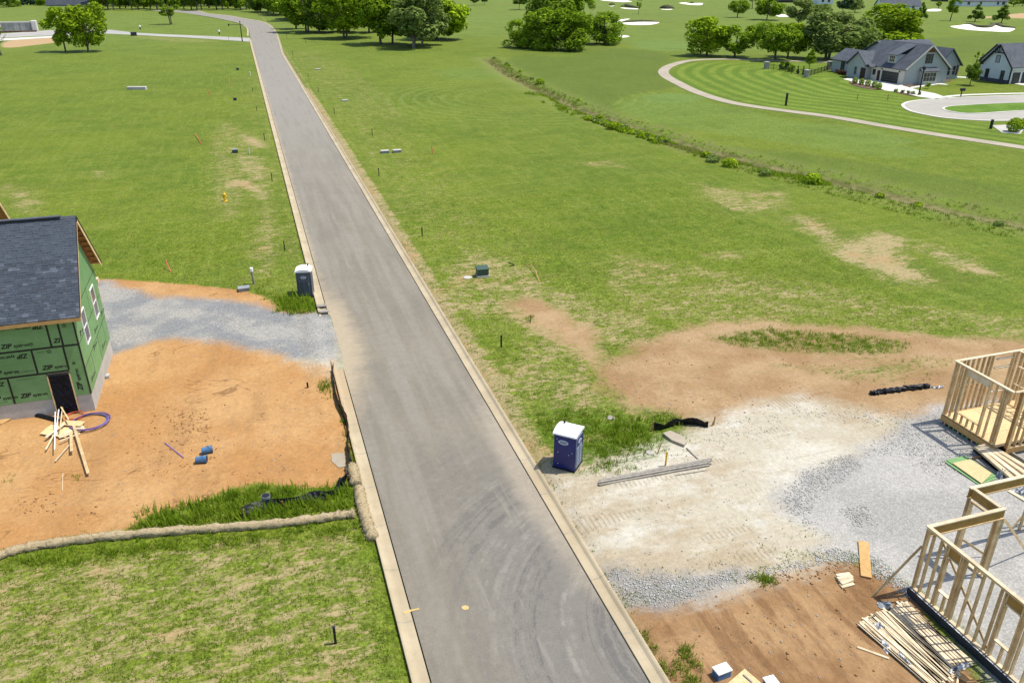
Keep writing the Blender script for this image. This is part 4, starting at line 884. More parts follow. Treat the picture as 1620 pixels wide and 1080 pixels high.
window(gh, 'Y', 142.4, 138.1, 4.3, 1.7, 1.7, 'door_red', (1, 1))
bay = MB(); bay.box(136.2, 140.4, 141.5, 142.45, .1, 2.75).build('bay', M['wall_grey'], gh)
MB().slab([(135.8, 141.2, 2.75), (140.8, 141.2, 2.75), (140.4, 142.5, 3.5), (136.2, 142.5, 3.5)], .1).build('bay_roof', M['roof_far'], gh)
window(gh, 'Y', 141.5, 138.3, .7, 3.2, 1.7, 'trim_cream', (3, 1))
MB().prism([(136.6,0),(139.6,0),(138.1,1.35)], 0, 1)  # outline only, see the gable boards below
gb = MB(); gb.add([(136.75, 142.36, 6.4), (139.45, 142.36, 6.4), (138.1, 142.36, 7.5), (136.75, 142.5, 6.4), (139.45, 142.5, 6.4), (138.1, 142.5, 7.5)], [(0,1,2), (5,4,3), (0,3,4,1), (1,4,5,2), (2,5,3,0)]); gb.build('gable_board', M['gable_wood'], gh)
for s in (-1, 1):
    MB().beam((138.1 + s*5.95, 142.0-.1, 3.10), (138.1 + s*.06, 142.0-.1, 7.75), .06, .3).build('rake_board', M['trim_cream'], gh)
d_ = MB(); d_.box(133.2, 137.0, 146.3, 148.9, 3.7, 5.75); d_.build('dormer', M['wall_grey'], gh)
MB().slab([(132.8, 146.0, 5.65), (132.8, 149.2, 5.65), (138.0, 149.2, 7.75), (138.0, 146.0, 7.75)], .12).build('dormer_roof', M['roof_far'], gh)
window(gh, 'X', 133.2, 147.6, 4.2, 1.5, 1.2, 'trim_cream', (2, 1))
window(gh, 'Y', 147.4, 147.6, .9, .8, 1.9, 'trim_cream', (0, 1)); window(gh, 'Y', 147.4, 149.0, .9, .8, 1.9, 'trim_cream', (0, 1)); window(gh, 'Y', 147.4, 150.4, .9, .8, 1.9, 'trim_cream', (0, 1))
for xx in (146.8, 151.2): MB().box(xx-.25, xx+.25, 147.3, 147.39, .8, 2.9).build('shutter', M['gable_wood'], gh)
MB().box(144.2, 144.6, 147.0, 147.4, 0, 3.2).build('porch_post', M['gable_wood'], gh)
for yy_ in (143.9, 149.2): MB().box(132.3, 132.476, yy_-.1, yy_+.1, 2.45, 2.7).build('wall_lamp', M['black'], gh)

wh = thing('white_house', 'white house with black gable trim at the right edge beside the cul-de-sac', 'house', (158, 141, 0))
gable_walls(wh, 155.2, 172, 137.0, 144.4, 3.9, 7.6, 'x', 'wall_white'); gable_roof(wh, 155.2, 172, 137.0, 144.4, 3.9, 7.75, 'x', .5)
gable_walls(wh, 160.5, 170, 143, 150, 3.9, 7.2, 'x', 'wall_white'); gable_roof(wh, 160.5, 170, 143, 150, 3.9, 7.3, 'x', .5)
gable_walls(wh, 160.5, 164.3, 136.4, 141, 4.3, 6.0, 'y', 'wall_white'); gable_roof(wh, 160.5, 164.3, 136.4, 141, 4.3, 6.15, 'y', .35)
MB().box(155.1, 155.19, 137.0, 144.4, -.1, .75).build('stone_base', M['roof_far'], wh)
for s in (-1, 1): MB().beam((154.7, 140.7 + s*4.15, 3.36), (154.7, 140.7 + s*.05, 7.62), .12, .3).build('rake_board', M['black'], wh)
MB().beam((154.75, 139.3, 6.05), (154.75, 142.1, 6.05), .12, .2).build('truss_tie', M['black'], wh)
for dy in (-.8, 0, .8): MB().beam((154.75, 140.7 + dy*.15, 6.1), (154.75, 140.7 + dy, 6.9 if dy else 7.3), .1, .12).build('truss_strut', M['black'], wh)
window(wh, 'X', 155.2, 140.9, 4.1, .9, 1.3, 'black', (0, 0), glass='wall_grey'); window(wh, 'X', 155.2, 142.9, .85, .8, 1.6, 'black', (0, 1)); window(wh, 'X', 155.2, 138.9, .85, .8, 1.6, 'black', (0, 1))
for k in range(3):
    MB().box(156.0 + k*2.6, 158.0 + k*2.6, 136.9, 136.98, 0.02, 2.3).build('garage_door', M['door_dark'], wh)
MB().box(155.3, 166, 136.93, 136.99, 2.45, 2.75).build('trim_band', M['trim_cream'], wh)
window(wh, 'Y', 136.4, 162.4, 3.5, 1.3, 1.3, 'white', (0, 1))
MB().box(155.0, 155.2, 136.7, 136.95, 0, 3.6).build('downpipe', M['black'], wh)
bl = thing('stone_slab_bench', 'pale stone slab lying at the foot of the white house gable', 'stone slab', at(1587, 131))
o = bl.location; MB().box(o.x-1.0, o.x+.3, o.y-1.8, o.y+1.2, 0, .35).build('slab', M['concrete_white'], bl)

def far_house(px0, px1, by, ey, ry, wall, roof, label, wins=(), depth_m=11.0):
    x0, y0, _ = G(px0, by); x1, y1, _ = G(px1, by); c = thing('far_house', label, 'house', ((x0+x1)/2, (y0+y1)/2, 0))
    c.rotation_euler.z = math.atan2(y1-y0, x1-x0); w = math.hypot(x1-x0, y1-y0); mpp = depth(x0, y0) / FPX
    ez, rz = (by-ey)*mpp*1.05, (by-ry)*mpp*1.05
    def loc(o): o.parent = c; return o
    mb = MB(); q = [(0, -.1), (depth_m, -.1), (depth_m, ez), (depth_m/2, rz-.2), (0, ez)]
    vs = [(-w/2, a, b) for a, b in q] + [(w/2, a, b) for a, b in q]
    mb.add(vs, [(4,3,2,1,0), (5,6,7,8,9)] + [((i+1)%5, (i+1)%5+5, i+5, i) for i in range(5)]); mb.build('wall', M[wall], c, local=True)
    s = (rz-ez)/(depth_m/2); mb = MB()
    mb.slab([(-w/2-.5, -.6, ez-.6*s), (w/2+.5, -.6, ez-.6*s), (w/2+.5, depth_m/2, rz), (-w/2-.5, depth_m/2, rz)], .25)
    mb.slab([(-w/2-.5, depth_m+.6, ez-.6*s), (-w/2-.5, depth_m/2, rz+.003), (w/2+.5, depth_m/2, rz+.003), (w/2+.5, depth_m+.6, ez-.6*s)], .25)
    mb.build('roof', M[roof], c, local=True)
    for f, ww, hh in wins:
        xx = -w/2 + w * f
        wf = MB().box(xx-ww/2, xx+ww/2, -.08, .02, ez*.28, ez*.28+hh).build('window', M['black'], c, local=True)
        MB().box(xx-ww/2+.15, xx+ww/2-.15, -.1, -.07, ez*.28+.15, ez*.28+hh-.15).build('pane', M['glass'], wf, local=True)
    return c
far_house(1521, 1592, 10.5, 2.5, -8, 'wall_white', 'roof_far', 'long white house at the top right, left of the corner trees', [(.15, 1.5, 2.2), (.42, 1.3, 2), (.80, 1.2, 2.4), (.92, 1.6, 2.4)])
far_house(1395, 1456, 16.5, 9.5, -2, 'wall_white', 'roof_far', 'white house with a broad grey roof behind the huge bright tree', [(.55, 1.5, 2), (.8, 1.5, 2)])
far_house(1232, 1262, 4.5, 0, -8, 'door_dark', 'roof_far', 'dark far house at the top edge above the golf path row', [(.3, 1.5, 2)])
far_house(1294, 1318, 7, -3, -14, 'wall_white', 'roof_far', 'white far house at the top edge left of the ivy-covered tree', [(.3, 1.6, 2.4), (.7, 1.6, 2.4)])
far_house(1484, 1500, 3, -2, -8, 'door_dark', 'roof_far', 'small dark-roofed far house at the top edge right of the slim tree', [(.5, 1.6, 2.4)])
far_house(1596, 1640, 1.5, -3, -10, 'door_dark', 'roof_far', 'dark low far house in the top right corner', [(.3, 1.6, 2.4)])
far_house(74, 156, 10.2, 6.5, -12, 'wall_grey', 'roof_far', 'far house with a broad blue-grey roof at the top left behind the pair of trees', [(.88, 2.5, 2.0), (.7, 2, 2)])

# ------------------------------------------------------------------ the unfinished green-sheathed house on the left
HX, HY, HB = -10.5, 44.4, 52.2                    # corner by the road, front wall, back wall
RX, RYR, RZR, EY, EZ, BY, BZ = -10.05, 48.6, 10.12, 44.12, 5.85, 52.55, 6.05
uh = thing('unfinished_house', 'unfinished house with green sheathing panels and a dark shingle roof on orange clay', 'house', (-15, 46, 0))
M['sheath'] = pm('sheathing', (0.135, 0.262, 0.098), (0.158, 0.292, 0.120), 1.1, 0.7, 0.12, 0.07)
MB().box(-30, HX-.02, HY+.02, HB-.02, -.3, 1.1).build('foundation', M['concrete'], uh)
mb = MB(); q = [(HY+.04, 1.1), (HB-.04, 1.1), (HB-.04, 5.75), (RYR, RZR-.35), (HY+.04, 5.6)]
mb.add([(-30, a, b) for a, b in q] + [(HX-.05, a, b) for a, b in q], [(4,3,2,1,0), (5,6,7,8,9)] + [((i+1)%5, (i+1)%5+5, i+5, i) for i in range(5)])
mb.build('wall_core', M['osb'], uh)
PANELS = []
def fpanel(x0, x1, z0, z1):
    o = MB().box(x0+.006, x1-.006, HY-.02, HY+.035, z0+.006, z1-.006).build('panel', M['sheath'], uh); PANELS.append(o); return o
xs0 = [-30, -25.1, -20.2, -18.7]
pb = [fpanel(a, b, 1.12, 2.70) for a, b in [(-23.9, -21.5), (-21.5, -19.1), (-19.1, -16.7), (-16.7, -14.3), (-14.3, -12.42)]]
pmid = [fpanel(a, b, 2.72, 4.17) for a, b in [(-24.4, -22), (-22, -19.6), (-19.6, -17.2), (-17.2, -15.1), (-15.1, -12.82), (-12.82, -11.29)]]
pt = [fpanel(a, b, 4.19, 5.78) for a, b in [(-24, -21.6), (-21.6, -19.2), (-19.2, -16.8), (-16.8, -14.32), (-14.32, -11.82), (-11.82, -11.26), (-11.26, HX)]]
pret = fpanel(-11.29, HX, 1.12, 4.17)
def spanel(pts):                                  # a panel on the gable wall, outline in (Y, Z)
    mb = MB(); m = len(pts); x0, x1 = HX-.045, HX+.012
    mb.add([(x0, a, b) for a, b in pts] + [(x1, a, b) for a, b in pts], [tuple(range(m))[::-1], tuple(range(m, 2*m))] + [(i, (i+1)%m, (i+1)%m+m, i+m) for i in range(m)])
    o = mb.build('panel', M['sheath'], uh); bm = bmesh.new(); bm.from_mesh(o.data); bmesh.ops.recalc_face_normals(bm, faces=bm.faces); bm.to_mesh(o.data); bm.free(); return o
for z0, z1, cuts in [(1.12, 2.7, (44.42, 46.4, 48.8, 50.9, 52.18)), (2.72, 4.17, (44.42, 45.2, 47.6, 50.0, 52.18)), (4.19, 5.75, (44.42, 46.4, 48.8, 50.9, 52.18))]:
    for a, b in zip(cuts, cuts[1:]): spanel([(a+.006, z0), (b-.006, z0), (b-.006, z1), (a+.006, z1)])
fs_, bs_ = (RZR-.35-5.6)/(RYR-HY), (RZR-.35-5.75)/(HB-RYR)
spanel([(44.6, 5.77), (48.59, 5.77), (48.59, 9.7), ]); spanel([(48.61, 5.77), (52.1, 5.77), (48.61, 9.7)])
tp = lambda *a: MB().box(*a).build('tape', M['tape'], uh)
Yt0, Yt1 = HY-.026, HY-.021
for z, x0, x1 in [(2.71, -24, -11.3), (4.18, -24, HX), (5.72, -24, HX)]: tp(x0, x1, Yt0, Yt1, z-.055, z+.055)
for x, z0, z1 in [(-14.3, 1.12, 2.65), (-16.7, 1.12, 2.65), (-15.1, 2.77, 4.12), (-12.82, 2.77, 4.12), (-11.29, 2.77, 4.12), (-14.32, 4.24, 5.66), (-11.82, 4.24, 5.66), (-11.26, 4.24, 5.66)]: tp(x-.05, x+.05, Yt0-.002, Yt1, z0, z1)
tp(HX-.06, HX+.017, HY-.03, HY-.0215, 1.15, 5.7); tp(HX+.0125, HX+.018, HY-.02, HY+.05, 1.15, 5.7)
for z, y0, y1 in [(2.71, HY+.06, HB), (4.18, HY+.06, 46.0), (4.18, 47.2, 49.55), (4.18, 50.8, HB), (5.76, HY+.06, HB)]: tp(HX+.0125, HX+.017, y0, y1, z-.02, z+.02)
for y, z0, z1 in [(46.4, 1.15, 2.68), (48.8, 1.15, 2.68), (50.9, 1.15, 2.68), (48.8, 4.2, 5.73)]: tp(HX+.0125, HX+.017, y-.02, y+.02, z0, z1)
# printed lettering on the panels
def text_data(body, size, shear=0.25, off=0.012):
    c = bpy.data.curves.new('lettering', 'FONT'); c.body = body; c.size = size; c.shear = shear; c.offset = off; c.extrude = 0.0015
    o = bpy.data.objects.new('lettering', c); COL.objects.link(o); me = bpy.data.meshes.new_from_object(o.evaluated_get(bpy.context.evaluated_depsgraph_get())); bpy.data.objects.remove(o); bpy.data.curves.remove(c)
    me.materials.clear(); me.materials.append(M['print']); return me
T_ZIP, T_SYS, T_ZI = text_data('ZIP', .40, off=.018), text_data('system', .30, .1, .010), text_data('ZI', .40, off=.018)
def lettering(panel, x, z, mode=0, data=None, sc_=1.0):
    rots = {0: (math.pi/2, 0, 0), 1: (math.pi/2, math.pi, 0), 2: (math.pi/2, -math.pi/2, 0)}[mode]
    ux, uz = {0: (1, 0), 1: (-1, 0), 2: (0, 1)}[mode]; off = Vector(panel.parent.location)
    for d, adv in ([(T_ZIP, 0), (T_SYS, .70)] if data is None else [(data, 0)]):
        o = bpy.data.objects.new('lettering', d); COL.objects.link(o); o.parent = panel
        o.location = Vector((x + ux*adv*sc_, HY-.0225, z + uz*adv*sc_)) - off; o.rotation_euler = rots; o.scale = (sc_,)*3
lettering(pb[4], -13.95, 1.42, sc_=.86); lettering(pb[3], -15.4, 1.45, sc_=.86); lettering(pb[3], -14.5, 2.5, 1, sc_=.8)
lettering(pmid[5], -12.55, 2.92, sc_=.86); lettering(pmid[4], -13.05, 3.98, 1, sc_=.86); lettering(pmid[4], -15.0, 2.95, sc_=.86)
lettering(pt[4], -14.18, 4.42, sc_=.86); lettering(pt[4], -11.95, 5.55, 1, sc_=.86); lettering(pt[5], -11.68, 4.42, 0, T_ZI, .86)
lettering(pret, -10.86, 1.42, 2, sc_=.86)
for yy_, zz_ in ((45.0, 1.5), (47.2, 2.45), (49.4, 1.5), (51.2, 3.0), (48.4, 3.0), (45.0, 4.35)):
    for d, adv in ((T_ZIP, 0), (T_SYS, .6)):
        o = bpy.data.objects.new('lettering', d); COL.objects.link(o); o.parent = uh; o.location = Vector((HX+.0125, yy_+adv, zz_)) - Vector(uh.location); o.rotation_euler = (math.pi/2, 0, math.pi/2); o.scale = (.8,)*3
def small_print(panel, items):                    # the maker's fine print, too small to read: thin dashes
    mb = MB(); r = random.Random(4)
    for x, z, w, rows in items:
        for k in range(rows):
            xx = x
            while xx < x + w:
                l = r.uniform(.03, .09); mb.box(xx, xx+l, HY-.0225, HY-.0205, z-k*.07, z-k*.07+.022); xx += l + .025
    mb.build('small_print', M['print'], panel)
small_print(pt[4], [(-14.1, 5.5, 1.0, 2)]); small_print(pmid[4], [(-13.9, 2.98, .9, 2)]); small_print(pmid[5], [(-12.6, 4.0, .5, 2)]); small_print(pb[4], [(-13.9, 2.5, .9, 1)]); small_print(pb[3], [(-15.3, 1.3, .7, 1)])
def emblem(panel, x, z, r=.11):
    mb = MB()
    for k in range(12):
        a, b = k*math.pi/6, (k+1)*math.pi/6
        mb.slab([(x+r*math.cos(a), HY-.0226, z+r*math.sin(a)), (x+r*math.cos(b), HY-.0226, z+r*math.sin(b)), (x+.75*r*math.cos(b), HY-.0226, z+.75*r*math.sin(b)), (x+.75*r*math.cos(a), HY-.0226, z+.75*r*math.sin(a))], .002)
    mb.box(x-.05, x+.05, HY-.0226, HY-.0206, z-.03, z+.03); mb.build('emblem', M['print'], panel)
emblem(pt[4], -12.75, 4.5); emblem(pmid[5], -12.0, 3.95); emblem(pt[6], -10.98, 5.35); emblem(pret, -10.98, 3.1, .09)
# doorway closed with a crumpled black sheet
mb = MB(); NXs, NZs = 14, 26; r = random.Random(5)
vs = [(-12.38 + 1.03*i/NXs, HY-.035 + r.uniform(-.03, .012) + .02*math.sin(i*1.3+k*.8), .12 + 2.38*k/NZs) for k in range(NZs+1) for i in range(NXs+1)]
mb.add(vs, [(k*(NXs+1)+i, k*(NXs+1)+i+1, (k+1)*(NXs+1)+i+1, (k+1)*(NXs+1)+i) for k in range(NZs) for i in range(NXs)])
dsh = mb.build('door_sheet', M['plastic_dark'], uh, smooth=False)
MB().box(-12.45, -12.38, HY-.06, HY-.022, .1, 2.55).build('door_jamb', M['lumber'], uh); MB().box(-11.35, -11.29, HY-.06, HY-.022, .1, 2.55).build('door_jamb', M['lumber'], uh)
MB().box(-12.45, -11.29, HY-.055, HY-.022, 2.5, 2.6).build('door_head', M['tar'], uh)
for y0, z0 in ((46.05, 3.37), (49.62, 3.42)):
    window(uh, 'X', HX+.012, y0+.53, z0+.05, 1.0, 1.8, 'white', (0, 1), d=.05, out=1, fw=.07)
# roof: deck, eave board, rake boards with look-outs beneath, shingles laid one by one
mb = MB(); mb.slab([(-30, EY, EZ), (RX, EY, EZ), (RX, RYR, RZR), (-30, RYR, RZR)], .05); mb.slab([(-30, BY, BZ), (-30, RYR, RZR+.002), (RX, RYR, RZR+.002), (RX, BY, BZ)], .05)
mb.build('roof_deck', M['wood_brown'], uh)
MB().box(-30, RX, EY-.04, EY-.003, EZ-.24, EZ-.04).build('eave_board', M['wood_orange'], uh)
MB().slab([(-30, EY-.003, EZ-.06), (RX-.05, EY-.003, EZ-.06), (RX-.05, HY-.03, EZ-.06), (-30, HY-.03, EZ-.06)], .02).build('soffit', M['wood_brown'], uh)
u1, u2 = Vector((0, RYR-EY, RZR-EZ)), Vector((0, BY-RYR, BZ-RZR))
for p0, u in ((Vector((0, EY, EZ)), u1), (Vector((0, RYR, RZR)), u2)):
    n_ = u.cross(Vector((1, 0, 0))).normalized(); n_ = n_ if n_.z > 0 else -n_
    a = p0 - n_*.16; MB().beam(a + Vector((RX-.02, 0, 0)), a + u + Vector((RX-.02, 0, 0)), .04, .20, n_).build('rake_board', M['lumber'], uh)
    MB().beam(p0 - n_*.005 + Vector((RX+.012, 0, 0)), p0 + u - n_*.005 + Vector((RX+.012, 0, 0)), .03, .06, n_).build('drip_edge', M['black'], uh)
    for k in range(9):
        c = p0 + u * ((k + .5) / 9) - n_*.11; MB().beam(c + Vector((HX+.02, 0, 0)), c + Vector((RX-.05, 0, 0)), .09, .045, n_).build('lookout', M['wood_orange'], uh)
vm = MB().beam((-30, RYR, RZR+.06), (RX-.75, RYR, RZR+.06), .30, .05).build('ridge_vent', M['roof_far'], uh)
MB().beam((-30, RYR-.17, RZR+.0), (RX-.75, RYR-.17, RZR+.0), .03, .06).build('vent_slot', M['black'], uh)
M['shingle'] = pm('shingle', (0.048, 0.058, 0.075), (0.058, 0.069, 0.087), 2.0, 0.9, 0.2, 0.16, spec=.2)
M['shingle_pale'] = pm('shingle_pale', (0.080, 0.094, 0.117), None, 2.0, 0.9, 0.2, 0.2, spec=.2)
sl = math.atan2(RZR-EZ, RYR-EY); SLN = math.hypot(RZR-EZ, RYR-EY); NCO = 40; EXP = SLN / NCO
def sh_mesh(w):
    me = bpy.data.meshes.new('shingle'); l = EXP + .05
    me.from_pydata([(0,0,.002), (w,0,.002), (w,l,0), (0,l,0), (0,0,.024), (w,0,.024), (w,l,.012), (0,l,.012)], [], [(3,2,1,0),(4,5,6,7),(0,1,5,4),(1,2,6,5),(3,0,4,7)]); me.update(); return me
SHW = [.18, .26, .34, .44]; SHM = [[], []]
for j, m_ in enumerate(('shingle', 'shingle_pale')):
    for w in SHW:
        me = sh_mesh(w - .012); me.materials.append(M[m_]); SHM[j].append(me)
ruh = Vector(uh.location); rs_ = random.Random(9); far_sh = MB(); nsh = 0; Rm = Matrix.Rotation(sl, 3, 'X')
for c in range(NCO):
    x = RX - rs_.uniform(0, .2) * (c % 2)
    if c % 2: pass
    x = RX
    first = True
    while x > -24:
        k = rs_.choice((0, 1, 1, 2, 2, 3)) if not first else (c * 2) % 4; first = False
        w = SHW[k]; x -= w; pale = rs_.random() < .13
        base = Vector((x, EY, EZ)) + Rm @ Vector((0, c*EXP - .02, .008 + (.010 if rs_.random() < .4 else 0)))
        if nsh < 300 and x > -14.05:
            o = bpy.data.objects.new('shingle', SHM[1 if pale else 0][k]); COL.objects.link(o); o.parent = uh; o.location = base - ruh; o.rotation_euler = (sl, 0, 0); nsh += 1
        else:
            me = SHM[0][k]; far_sh.add([base + Rm @ v.co for v in me.vertices], [tuple(p.vertices) for p in me.polygons])
tag(far_sh.build('shingles', M['shingle'], uh), kind='stuff')
# rear wing, only its gable corner reaches into the picture
gable_walls(uh, -30, -16.5, 52.3, 59.6, 6.2, 10.7, 'x', 'sheath', 1.0, 'rear_wall'); gable_roof(uh, -30, -16.4, 52.0, 59.6, 6.2, 10.85, 'x', .4, 'wood_brown', .1, 'rear_roof', .4)
for s in (-1, 1): MB().beam((-15.96, 55.8 + s*4.2, 5.65), (-15.96, 55.8, 10.75), .05, .2).build('rear_rake_board', M['lumber'], uh)

# ------------------------------------------------------------------ portable toilets
def potty(name, label, loc, rz, body, panel, roofm, door_side):
    t = thing(name, label, 'toilet', loc, rz, None)
    w = .56
    MB().box(-w-.04, w+.04, -w-.04, w+.04, 0, .10).build('skid', M['black'], t, local=True, bevel=.01)
    mb = MB(); mb.add([(s*a, q*b, z) for z, a, b in ((.1, w, w), (1.98, w-.015, w-.015)) for s, q in ((-1,-1),(1,-1),(1,1),(-1,1))], [(3,2,1,0),(4,5,6,7),(0,1,5,4),(1,2,6,5),(2,3,7,6),(3,0,4,7)])
    mb.build('body', M[body], t, local=True, bevel=.02)
    ro = MB(); e = w + .05; nx_ = 8; prof = [(-e, 1.97), (-e, 2.05), (-e*.55, 2.17), (0, 2.21), (e*.55, 2.17), (e, 2.05), (e, 1.97)]
    m = len(prof); ro.add([(a, y, b) for y in (-e, e) for a, b in prof], [tuple(range(m)), tuple(range(2*m-1, m-1, -1))] + [((i+1)%m, i, i+m, (i+1)%m+m) for i in range(m)])
    o = ro.build('roof', M[roofm], t, local=True, bevel=.015)
    MB().tube([(.30, .34, 2.1), (.30, .34, 2.36)], .05, 10).build('vent_pipe', M['black'], o, local=True)
    # door on the -y face: frame, two tall panels, lintel, latch
    d = MB(); d.box(-.40, .40, -w-.03, -w+.005, .16, 1.86); dd = d.build('door', M[panel], t, local=True, bevel=.01)
    for x0, x1 in ((-.34, -.03), (.03, .34)):
        MB().box(x0, x1, -w-.05, -w-.028, .28, 1.28).build('door_panel', M['navy_panel' if body == 'navy' else body], dd, local=True, bevel=.012)
    MB().box(-.34, .34, -w-.045, -w-.028, 1.36, 1.8).build('sign_panel', M[body], dd, local=True, bevel=.01)
    def oval(x, y, z, axis, rx=.17, rz_=.085):
        mb = MB(); k = 20; vs = []
        for q in range(k):
            a = 2*math.pi*q/k; vs.append((x + rx*math.cos(a), y, z + rz_*math.sin(a)) if axis == 'y' else (x, y + rx*math.cos(a), z + rz_*math.sin(a)))
        dv = Vector((0, -.012, 0)) if axis == 'y' else Vector((-.012, 0, 0))
        mb.add(vs + [tuple(Vector(v) + dv) for v in vs], [tuple(range(k, 2*k)), tuple(range(k))[::-1]] + [(i, (i+1)%k, (i+1)%k+k, i+k) for i in range(k)])
        b = mb.build('badge', M['badge'], t, local=True)
        mb = MB()
        for z_ in (.018, -.022): (mb.box(x-rx*.6, x+rx*.6, y-.016, y-.0125, z+z_-.012, z+z_+.012) if axis == 'y' else mb.box(x-.016, x-.0125, y-rx*.6, y+rx*.6, z+z_-.012, z+z_+.012))
        mb.build('badge_print', M[body], b, local=True)
    oval(0, -w-.046, 1.58, 'y', .22, .11); oval(-w+.004, .05, 1.60, 'x', .27, .13)
    MB().box(.31, .38, -w-.07, -w-.03, .95, 1.12).build('latch', M['steel'], dd, local=True)
    for y, z in ((-.25, .95), (.32, 1.0), (.30, .35), (.38, 1.75), (-.42, 1.1)):
        MB().tube([(-w-.012, y, z), (-w+.01, y, z)], .025, 8).build('fitting', M['badge'], t, local=True)
    for x in (-.5, .5): MB().box(x-.04, x+.04, -w-.02, -w+.002, .12, 1.95).build('corner_post', M[body], t, local=True)
    return t
p0 = at(877, 739); p1 = at(908, 747.5); rz = math.atan2(p1.y-p0.y, p1.x-p0.x)
# navy one: its blank side looks to the lower left, its panelled door side to the right
ctr = p1 + Vector((math.cos(rz+math.pi/2), math.sin(rz+math.pi/2), 0))*.56 + Vector((-math.cos(rz), -math.sin(rz), 0))*.56
bp = potty('portable_toilet', 'navy blue portable toilet with a white roof beside the pale gravel drive', (ctr.x, ctr.y, ctr.z-.02), rz+math.pi/2, 'navy', 'navy_panel', 'white', 1)
p0 = at(471, 469); p1 = at(496, 470); rz = math.atan2(p1.y-p0.y, p1.x-p0.x)
ctr = (p0+p1)/2 + Vector((math.cos(rz+math.pi/2), math.sin(rz+math.pi/2), 0))*.56
gp = potty('portable_toilet', 'dark grey portable toilet with a white roof on the left kerb', (ctr.x, ctr.y, ctr.z-.02), rz, 'potty_grey', 'potty_grey_light', 'white', 0)

# ------------------------------------------------------------------ the two timber house frames on the right
def part(root, name, a, b, w=.045, h=.14, mat='lumber', up=(0,0,1)):
    return MB().beam(a, b, w, h, up).build(name, M[mat], root)
fa = thing('house_frame', 'timber house frame on a floor deck at the right edge, farther of two', 'house frame', (36, 27, 0))
AX, AY0, AZ, AT = 33.95, 28.85, .56, 3.80
MB().box(AX+.12, 42, 25.3, AY0-.08, -.2, .2).build('foundation', M['tar'], fa)
for k in range(11): MB().box(AX+.03, AX+.11, AY0-.32-k*.31, AY0-.24-k*.31, -.1, .2).build('form_stake', M['sheath' if k % 3 else 'lumber_pale'], fa)
part(fa, 'rim_board', (AX, AY0, .36), (AX, 25.3, .36), .05, .32, 'wood_orange'); part(fa, 'rim_board', (AX+.03, AY0, .36), (42, AY0, .36), .05, .32, 'wood_orange'); part(fa, 'rim_board', (34.5, 25.12, .33), (42, 25.12, .33), .05, .34, 'wood_orange')
for i in range(4):
    for j in range(3): MB().box(AX+.03+i*2.0, AX+.03+i*2.0+1.988, 25.32+j*1.16, 25.32+j*1.16+1.15, AZ-.03, AZ-.004+.002*((i+j)%2)).build('deck_sheet', M['osb'], fa)
part(fa, 'bottom_plate', (AX+.07, AY0, AZ+.02), (AX+.07, 25.3, AZ+.02), .14, .045); part(fa, 'top_plate', (AX+.07, AY0+.07, AT-.025), (AX+.07, 25.2, AT-.025), .15, .045, 'lumber_pale'); part(fa, 'top_plate', (AX+.07, AY0, AT-.07), (AX+.07, 25.2, AT-.07), .14, .045)
Yw = lambda px, py, X: onX(px, py, X)[1]
wl, wr_ = Yw(1511.7, 659, AX+.07), Yw(1547.8, 678.6, AX+.07)
st = [AY0-.05, AY0-.16, AY0-.42, AY0-.74, wl+.03, wl-.03, wr_+.03, wr_-.03, Yw(1556, 687, AX+.07), 25.72, 25.62, 25.5]
for y in st: part(fa, 'stud', (AX+.07, y, AZ+.04), (AX+.07, y, AT-.09), .14, .05, up=(0,1,0))
part(fa, 'header', (AX+.07, wl, AT-.28), (AX+.07, wr_, AT-.28), .12, .36, 'lumber_pale'); part(fa, 'window_sill', (AX+.07, wl-.03, 1.12), (AX+.07, wr_+.03, 1.12), .14, .045)
for k in range(3): y = wl + (wr_-wl)*(k+1)/4; part(fa, 'cripple_stud', (AX+.07, y, AZ+.04), (AX+.07, y, 1.1), .14, .05, up=(0,1,0))
part(fa, 'top_plate', (AX+.15, AY0, AT-.025), (42, AY0, AT-.025), .15, .045, 'lumber_pale'); part(fa, 'bottom_plate', (AX+.15, AY0, AZ+.02), (42, AY0, AZ+.02), .14, .045)
x = AX + .3; k = 0
while x < 41.5:
    op = 36.9 < x < 37.9
    if not op: part(fa, 'stud', (x, AY0, AZ+.04), (x, AY0, AT-.05), .05, .14, up=(0,1,0))
    x += .26 if k % 5 == 1 else .36; k += 1
for z in (AT-.35, 2.9, 1.4): part(fa, 'opening_rail', (36.85, AY0, z), (37.95, AY0, z), .12, .07, 'lumber_pale')
for y, z in ((AY0, 2.2),): part(fa, 'blocking', (34.3, AY0-.02, z), (36.7, AY0-.02, z), .1, .05)
part(fa, 'top_plate', (38.3, AY0-.07, AT-.03), (38.3, 25.2, AT-.03), .15, .05, 'lumber_pale'); part(fa, 'bottom_plate', (38.3, AY0-.07, AZ+.02), (38.3, 25.2, AZ+.02), .14, .045)
y = AY0 - .3
while y > 25.3: part(fa, 'stud', (38.3, y, AZ+.04), (38.3, y, AT-.06), .14, .05, up=(0,1,0)); y -= .4
for z in (2.95, 1.9): part(fa, 'blocking', (38.2, AY0-.3, z), (38.2, 25.4, z), .08, .05, 'lumber_pale')
for k in range(4): part(fa, 'stud', (34.42+k*.055, 25.12, .52), (34.42+k*.055, 25.12, AT-.03), .05, .16, 'wood_brown' if k == 0 else 'lumber', up=(0,1,0))
x = 34.95
while x < 41: part(fa, 'stud', (x, 25.12, .56), (x, 25.12, AT-.06), .05, .14, up=(0,1,0)); x += .4
part(fa, 'bottom_plate', (34.45, 25.12, .53), (42, 25.12, .53), .14, .045); part(fa, 'top_plate', (AX+.07, 25.17, AT+.002), (42, 25.17, AT+.002), .15, .045, 'lumber_pale')
